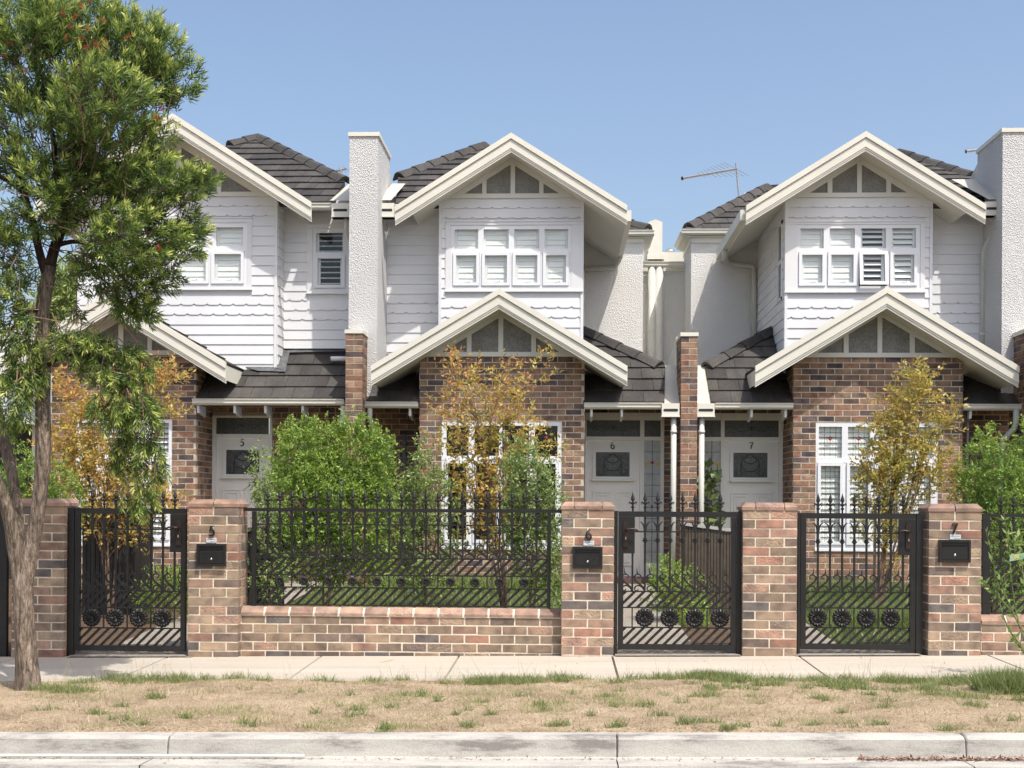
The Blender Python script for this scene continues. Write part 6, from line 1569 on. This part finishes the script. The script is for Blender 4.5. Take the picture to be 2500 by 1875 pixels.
# ---- grass and ground cover
def blades(name, P, L, Wd, m, tint, lean=.5, parent=None, kind='stuff', label=None):
    n = len(P); D = nrm(rng.normal(size=(n, 3))*lean+np.array([0, 0, 1.0])); S = nrm(np.cross(D, rng.normal(size=(n, 3))))
    L_ = L[:, None]; w = Wd[:, None]; bend = nrm(rng.normal(size=(n, 3))*np.array([1, 1, .1]))*L_*rng.uniform(.05, .45, (n, 1))
    md = P+D*L_*.55+bend*.35; tp = P+D*L_+bend
    V = np.concatenate([np.stack([P-S*w/2, P+S*w/2, md+S*w*.38, md-S*w*.38], 1), np.stack([md-S*w*.38, md+S*w*.38, tp+S*w*.05, tp-S*w*.05], 1)]); tint = np.concatenate([tint, tint])
    o = quads(name, V, tint, M[m], parent, kind); 
    return o
def onground(x, y): return np.array([ridge(a, b) for a, b in zip(x, y)])
# dry straw mat on the verge
n = 46000; x = rng.uniform(-4.2, 4.4, n); y = YK+.02+(10.6-YK)*rng.random(n)
P = np.stack([x, y, onground(x, y)-.002], 1)
D = nrm(np.stack([rng.normal(size=n), rng.normal(size=n), np.abs(rng.normal(size=n))*.35], 1)); S = nrm(np.cross(D, [0, 0, 1.0])); L = rng.uniform(.012, .05, n)[:, None]; w_ = rng.uniform(.002, .0042, n)[:, None]
o = quads('dry_grass', np.stack([P-S*w_/2, P+S*w_/2, P+D*L+S*w_*.3, P+D*L-S*w_*.3], 1), rng.random(n), M['straw'], None, 'stuff')
tag(o, 'dry straw-coloured grass matted over the verge', 'grass')
# green tufts
cl = []
for xq in rng.uniform(-4.3, 4.6, 200):
    if xq < -1.6 and rng.random() < .6 or rng.random() < .35*(1+math.sin(xq*4)): continue
    cl.append((xq, rng.uniform(10.42, 10.64), rng.uniform(.06, .16), rng.uniform(.5, 1)))
for _ in range(75): cl.append((rng.uniform(1.0, 4.6), 10.6-abs(rng.normal())*.55, rng.uniform(.04, .11), rng.uniform(.3, .9)))
for _ in range(80): cl.append((rng.uniform(-4.2, 4.5), rng.uniform(YK+.05, 10.4), rng.uniform(.03, .08), rng.uniform(.3, .8)))
for px in (350, 610, 945, 1350, 1370, 1505, 1670, 1690, 1895, 2080, 2300, 2330): cl.append((W(px, 1770, 8.5).x, 8.42+rng.uniform(0, .12), .06, .8))
cl += [(-4.0, 10.0, .16, 1), (-3.9, 10.05, .14, 1), (-4.2, 10.1, .15, 1), (-3.6, 10.45, .2, .9), (-3.2, 10.5, .15, .9)]
dry = [(rng.uniform(-4.3, 4.6), rng.uniform(YK+.05, 10.55), rng.uniform(.08, .28)) for _ in range(80)]
xd, yd = [], []
for cx, cy, r in dry:
    k = int(900*r); a = rng.normal(size=(k, 2))*r*np.array([.7, .35]); xd.append(cx+a[:, 0]); yd.append(np.clip(cy+a[:, 1], YK+.03, 10.64))
xd, yd = np.concatenate(xd), np.concatenate(yd); P = np.stack([xd, yd, onground(xd, yd)-.004], 1)
o = blades('thin_dry_tufts', P, rng.uniform(.02, .075, len(xd)), rng.uniform(.002, .0035, len(xd)), 'grass', rng.uniform(.45, 1, len(xd)), .9); tag(o, 'thin half dry grass scattered across the verge', 'grass')
X, Yy, Ln, Tn = [], [], [], []
for cx, cy, r, h in cl:
    k = int(rng.uniform(800, 3600)*r*.7); a = rng.normal(size=(k, 2))*r*np.array([.55, .32])
    X.append(cx+a[:, 0]); Yy.append(np.clip(cy+a[:, 1], YK+.03, 10.66)); Ln.append(rng.uniform(.025, .10, k)*(.5+.5*h)); Tn.append(np.clip(rng.normal(.45, .25, k), 0, 1))
X, Yy, Ln, Tn = map(np.concatenate, (X, Yy, Ln, Tn))
P = np.stack([X, Yy, onground(X, Yy)-.004], 1); o = blades('green_grass_tufts', P, Ln, rng.uniform(.003, .0055, len(X)), 'grass', Tn, .6); tag(o, 'patches of green grass growing through the dry verge', 'grass')
n = 420; X = np.concatenate([c+rng.normal(size=20)*.13 for c in rng.uniform(-4.3, 4.6, 21)]); Yy = rng.uniform(10.5, 10.66, n); P = np.stack([X, Yy, onground(X, Yy)], 1)
o = blades('seed_stalks', P, rng.uniform(.08, .30, n)*rng.random(n)**.7, np.full(n, .0022), 'grass', rng.uniform(.6, 1, n), .3); tag(o, 'thin grass stalks standing along the footpath edge', 'grass')
# strappy grass clump bottom right
def clump(label, px, py, Y, r, n, hl, m='grass', tl=(.1, .6)):
    b = W(px, py, Y); t = np.clip(rng.normal(size=(n, 2))*r*.5, -r, r); P = np.stack([b.x+t[:, 0], Y+t[:, 1]*.7, np.full(n, gz(b.x, Y)-.01)], 1)
    o = blades('grass_clump', P, rng.uniform(.5, 1, n)*hl, rng.uniform(.004, .008, n), m, rng.uniform(tl[0], tl[1], n), .55, kind=None); tag(o, label, 'grass clump', 'strappy grass clumps'); return o
clump('large lush grass clump on the verge at the right edge', 2462, 1690, 10.0, .24, 2600, .22)
clump('strappy green plants in the bed behind the right gate', 2150, 1500, 14.2, .5, 2600, .34, 'lawngrass', (.2, .9))
clump('strappy green plants along the house behind the right gate', 2090, 1440, 17.6, .9, 2600, .34, 'lawngrass', (.0, .7))
# lawns
PATHS = [(-4.55, -3.55), (.50, 1.28), (2.16, 2.72)]
for a, b in PATHS: sheet('garden_path', 11.99, 19.7, M['drive'], a, b, dz=.006, nx=4, ny=14)
for pa, pb in ((184, 455), (1509, 1797), (1954, 2234)): sheet('gate_threshold', 11.985, 12.75, M['drive'], WX(pa, YG, 1500)-.03, WX(pb, YG, 1500)+.03, dz=.011, nx=4, ny=4)
PATHX = lambda x: (-4.55 < x) & (x < -3.55) | (.50 < x) & (x < 1.28) | (2.16 < x) & (x < 2.72)
sheet('lawn', 12.3, 18.6, M['turf'], -3.5, .45, dz=-.004, nx=20, ny=10); sheet('lawn', 12.3, 18.6, M['turf'], 2.75, 6, dz=-.004, nx=20, ny=10)
n = 42000; x = rng.uniform(-3.5, 6, n); y = 12.3+(18.4-12.3)*rng.random(n)**1.2; k = ~PATHX(x) & ~((y < 12.78) & (x > 2.1) & (x < 3.5)) & ~((x > 1.25) & (x < 2.2)); x, y = x[k], y[k]
P = np.stack([x, y, np.array([gz(a, b) for a, b in zip(x, y)])-.006], 1)
o = blades('lawn_grass', P, rng.uniform(.04, .10, len(x)), rng.uniform(.006, .010, len(x)), 'lawngrass', rng.random(len(x)), .5); tag(o, 'green lawn grass in the front gardens behind the fence', 'grass')
n = 5000; x = rng.uniform(-2.6, .4, n); y = rng.normal(18.2, .25, n); P = np.stack([x, np.clip(y, 17.4, 18.6), np.array([gz(a, 18) for a in x])], 1)
o = blades('bed_plants', P, rng.uniform(.1, .3, n), rng.uniform(.008, .016, n), 'lawngrass', rng.random(n), .6); tag(o, 'leafy low bed plants at the foot of the middle bay', 'plants')
# ---- bins and screens
def binbox(label, px0, px1, pt, pb, Y, m, lid, ribs=14, slope=0.0, dep=.7):
    x0, x1, z0, z1 = rect(px0, pt, px1, pb, Y); z0 = min(z0, gz(x0, Y)-.02); w = x1-x0
    t = thing('bin_enclosure', label, 'bin enclosure', ((x0+x1)/2, Y+dep/2, z0), 'slatted bin enclosures')
    MB((x0, Y, 0)).prism([(0.01, z0), (w-.01, z0), (w-.01, z1-slope-.03), (0.01, z1-.03)], -dep, -.012).build('box', M[m], t)
    for i in range(ribs):
        a, b = w*i/ribs+.004, w*(i+1)/ribs-.004; m2 = MB((x0, Y, 0)); f = lambda u: z1-slope*u/w-.03
        m2.prism([(a, z0), (b, z0), (b, f(b)), (a, f(a))], -.012, 0); m2.build('slat', M[m], t)
    m2 = MB((x0, Y, 0)); m2.prism([(-.02, z1-.025), (w+.02, z1-slope-.025), (w+.02, z1-slope+.01), (-.02, z1+.01)], -dep-.02, .02); m2.build('lid', M[lid], t)
binbox('tall dark ribbed bin enclosure behind the left gate', 200, 330, 1256, 1504, 15.2, 'bin', 'bin', 12)
binbox('brown slatted bin enclosure with grey sloping lid behind the middle gate', 1672, 1812, 1278, 1500, 15.2, 'binbrown', 'bintop', 18, .09)
binbox('low dark bin enclosure behind the left end of the long fence', 597, 662, 1291, 1500, 13.6, 'bin', 'bin', 6)
for i, (px, py) in enumerate(((2023, 1410), (2172, 1470))):
    b = W(px, py, 15.0); 
# white garden light stakes are left as small plant labels
# garden stakes
def stake(label, p0, p1, Y, r=.016):
    a, b = W(*p0, Y), W(*p1, Y); m = MB(); m.wtube([a, b], r, 6); o = m.build('garden_stake', M['stake']); tag(o, label, 'stake', 'timber garden stakes')
M['stake'] = mat('pale_timber_stake', (.42, .34, .22), .8, .2, 12)
stake('pale timber stake beside the middle bay window, behind the fence', (1122, 1200), (1112, 1420), 15.1); stake('slim timber stake next to the shrub trunk near letterbox 6', (1205, 1290), (1200, 1450), 15.0)
stake('pale timber stake supporting the right-hand small tree', (2138, 1230), (2133, 1460), 15.1)
# ---- aerials
def aerial(label, boom, mast, Y, nel=9):
    b0, b1 = W(*boom[0], Y), W(*boom[1], Y); t = thing('tv_aerial', label, 'aerial', tuple(b1), 'roof television aerials')
    m = MB(); m.wtube([b0, b1], .022, 6); m.build('boom', M['galv'], t)
    m = MB(); m.wtube([b0, b0+(b1-b0)*.035], .035, 6); m.build('end_cap', M['number'], t)
    if mast: m = MB(); m.wtube([W(*mast[0], Y), W(*mast[1], Y)], .02, 8); m.build('mast', M['galv'], t)
    d = (b1-b0); 
    for i in range(nel):
        c = b0+d*(.36+.62*i/max(nel-1, 1)); l = .16+.035*i; m = MB(); v = Vector((.45, -.75, -.5)).normalized(); m.wtube([c-v*l, c+v*l], .005, 4); m.build('element', M['galv'], t)
aerial('large television aerial above the gap between the middle and right townhouses', ((1663, 436), (1800, 412)), ((1797, 398), (1806, 500)), 24.5)
aerial('small aerial peeking over the tiled roof left of the tall roughcast parapet', ((822, 418), (846, 412)), ((831, 408), (834, 440)), 26, 3)
aerial('end of an aerial boom sticking out left of the right-edge parapet', ((2357, 370), (2420, 362)), None, 23.5, 0)
b = W(1825, 480, 24); m = MB(); m.wtube([b+Vector((0, 0, -.25)), b+Vector((0, 0, -.02)), b+Vector((0, 0, .0))], [.05, .05, .1], 12); m.wtube([b, b+Vector((0, 0, .07))], [.10, .05], 12)
o = m.build('roof_vent', M['white'], smooth=True); tag(o, 'small white roof vent cap beside the large aerial mast', 'vent')
# distant tree
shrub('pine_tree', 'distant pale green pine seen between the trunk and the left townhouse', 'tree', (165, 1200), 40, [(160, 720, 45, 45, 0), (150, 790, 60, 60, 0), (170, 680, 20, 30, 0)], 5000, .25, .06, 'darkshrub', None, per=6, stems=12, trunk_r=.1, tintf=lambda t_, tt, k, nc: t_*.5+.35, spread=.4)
# ---- little things by the kerb
a, b = WX(-250, 8.1, 1845), WX(745, 8.1, 1845); m = MB(); z = gz(0, 8.1)
P = [(x_, YK-.215, gz(x_, 8.1)-.112) for x_ in np.linspace(a, b, 14)]; m.wtube(P, .011, 10); o = m.build('plastic_pipe', M['pvc'], smooth=True); tag(o, 'thin white plastic pipe lying in the gutter against the kerb', 'pipe')
n = 1500; x = np.concatenate([rng.uniform(WX(2090, 8.1, 1845), WX(2560, 8.1, 1845), 1100), rng.uniform(-4.2, 4.2, 400)]); y = YK-.20-np.abs(rng.normal(size=n))*.034; 
P = np.stack([x, y, np.array([gz(q, 8.0) for q in x])-.124+np.abs(rng.normal(size=n))*.006*(x > 1.8)], 1); D = nrm(rng.normal(size=(n, 3))*np.array([1, .6, .25])); 
o = quads('leaf_litter', leafquads(P, D, rng.uniform(.010, .038, n), rng.uniform(.005, .013, n), up=np.array([0, 0, 2.0])), rng.random(n), M['litterleaf'] if 'litterleaf' in M else M['litter'], None, 'stuff'); tag(o, 'brown leaf litter gathered along the foot of the kerb', 'leaf litter')
c0, c1 = WP(929, 1617, Vector((0, 11.5, gz(-1.5, 11.5)+.003)), Vector((0, 0, 1))), WP(960, 1611, Vector((0, 11.5, gz(-1.5, 11.5)+.003)), Vector((0, 0, 1)))
for c in (c0, c1): c.z = gz(c.x, c.y)+.004
d = (c1-c0).normalized().cross(Vector((0, 0, 1)))*.006
me = bpy.data.meshes.new('yellow_mark'); me.from_pydata([c0-d, c1-d, c1+d, c0+d], [], [(0, 1, 2, 3)]); me.materials.append(M['yellowline']); shared('yellow_mark', me, fp, (0, 0, 0))

# fallen leaves and grit on the footpath and gutter
n = 90; x = rng.uniform(-4.4, 4.6, n); y = np.where(rng.random(n) < .5, rng.uniform(10.75, 11.95, n), rng.uniform(7.85, 8.08, n))
P = np.stack([x, y, np.array([gz(a, b) for a, b in zip(x, y)])+np.where(y > 9, .006, -.118)], 1); D = nrm(rng.normal(size=(n, 3))*np.array([1, 1, .15]))
o = quads('fallen_leaves', leafquads(P, D, rng.uniform(.01, .04, n), rng.uniform(.005, .015, n), up=np.array([0, 0, 2.5])), rng.random(n), M['litter'], None, 'stuff'); tag(o, 'small brown leaves scattered on the footpath and gutter', 'fallen leaves')
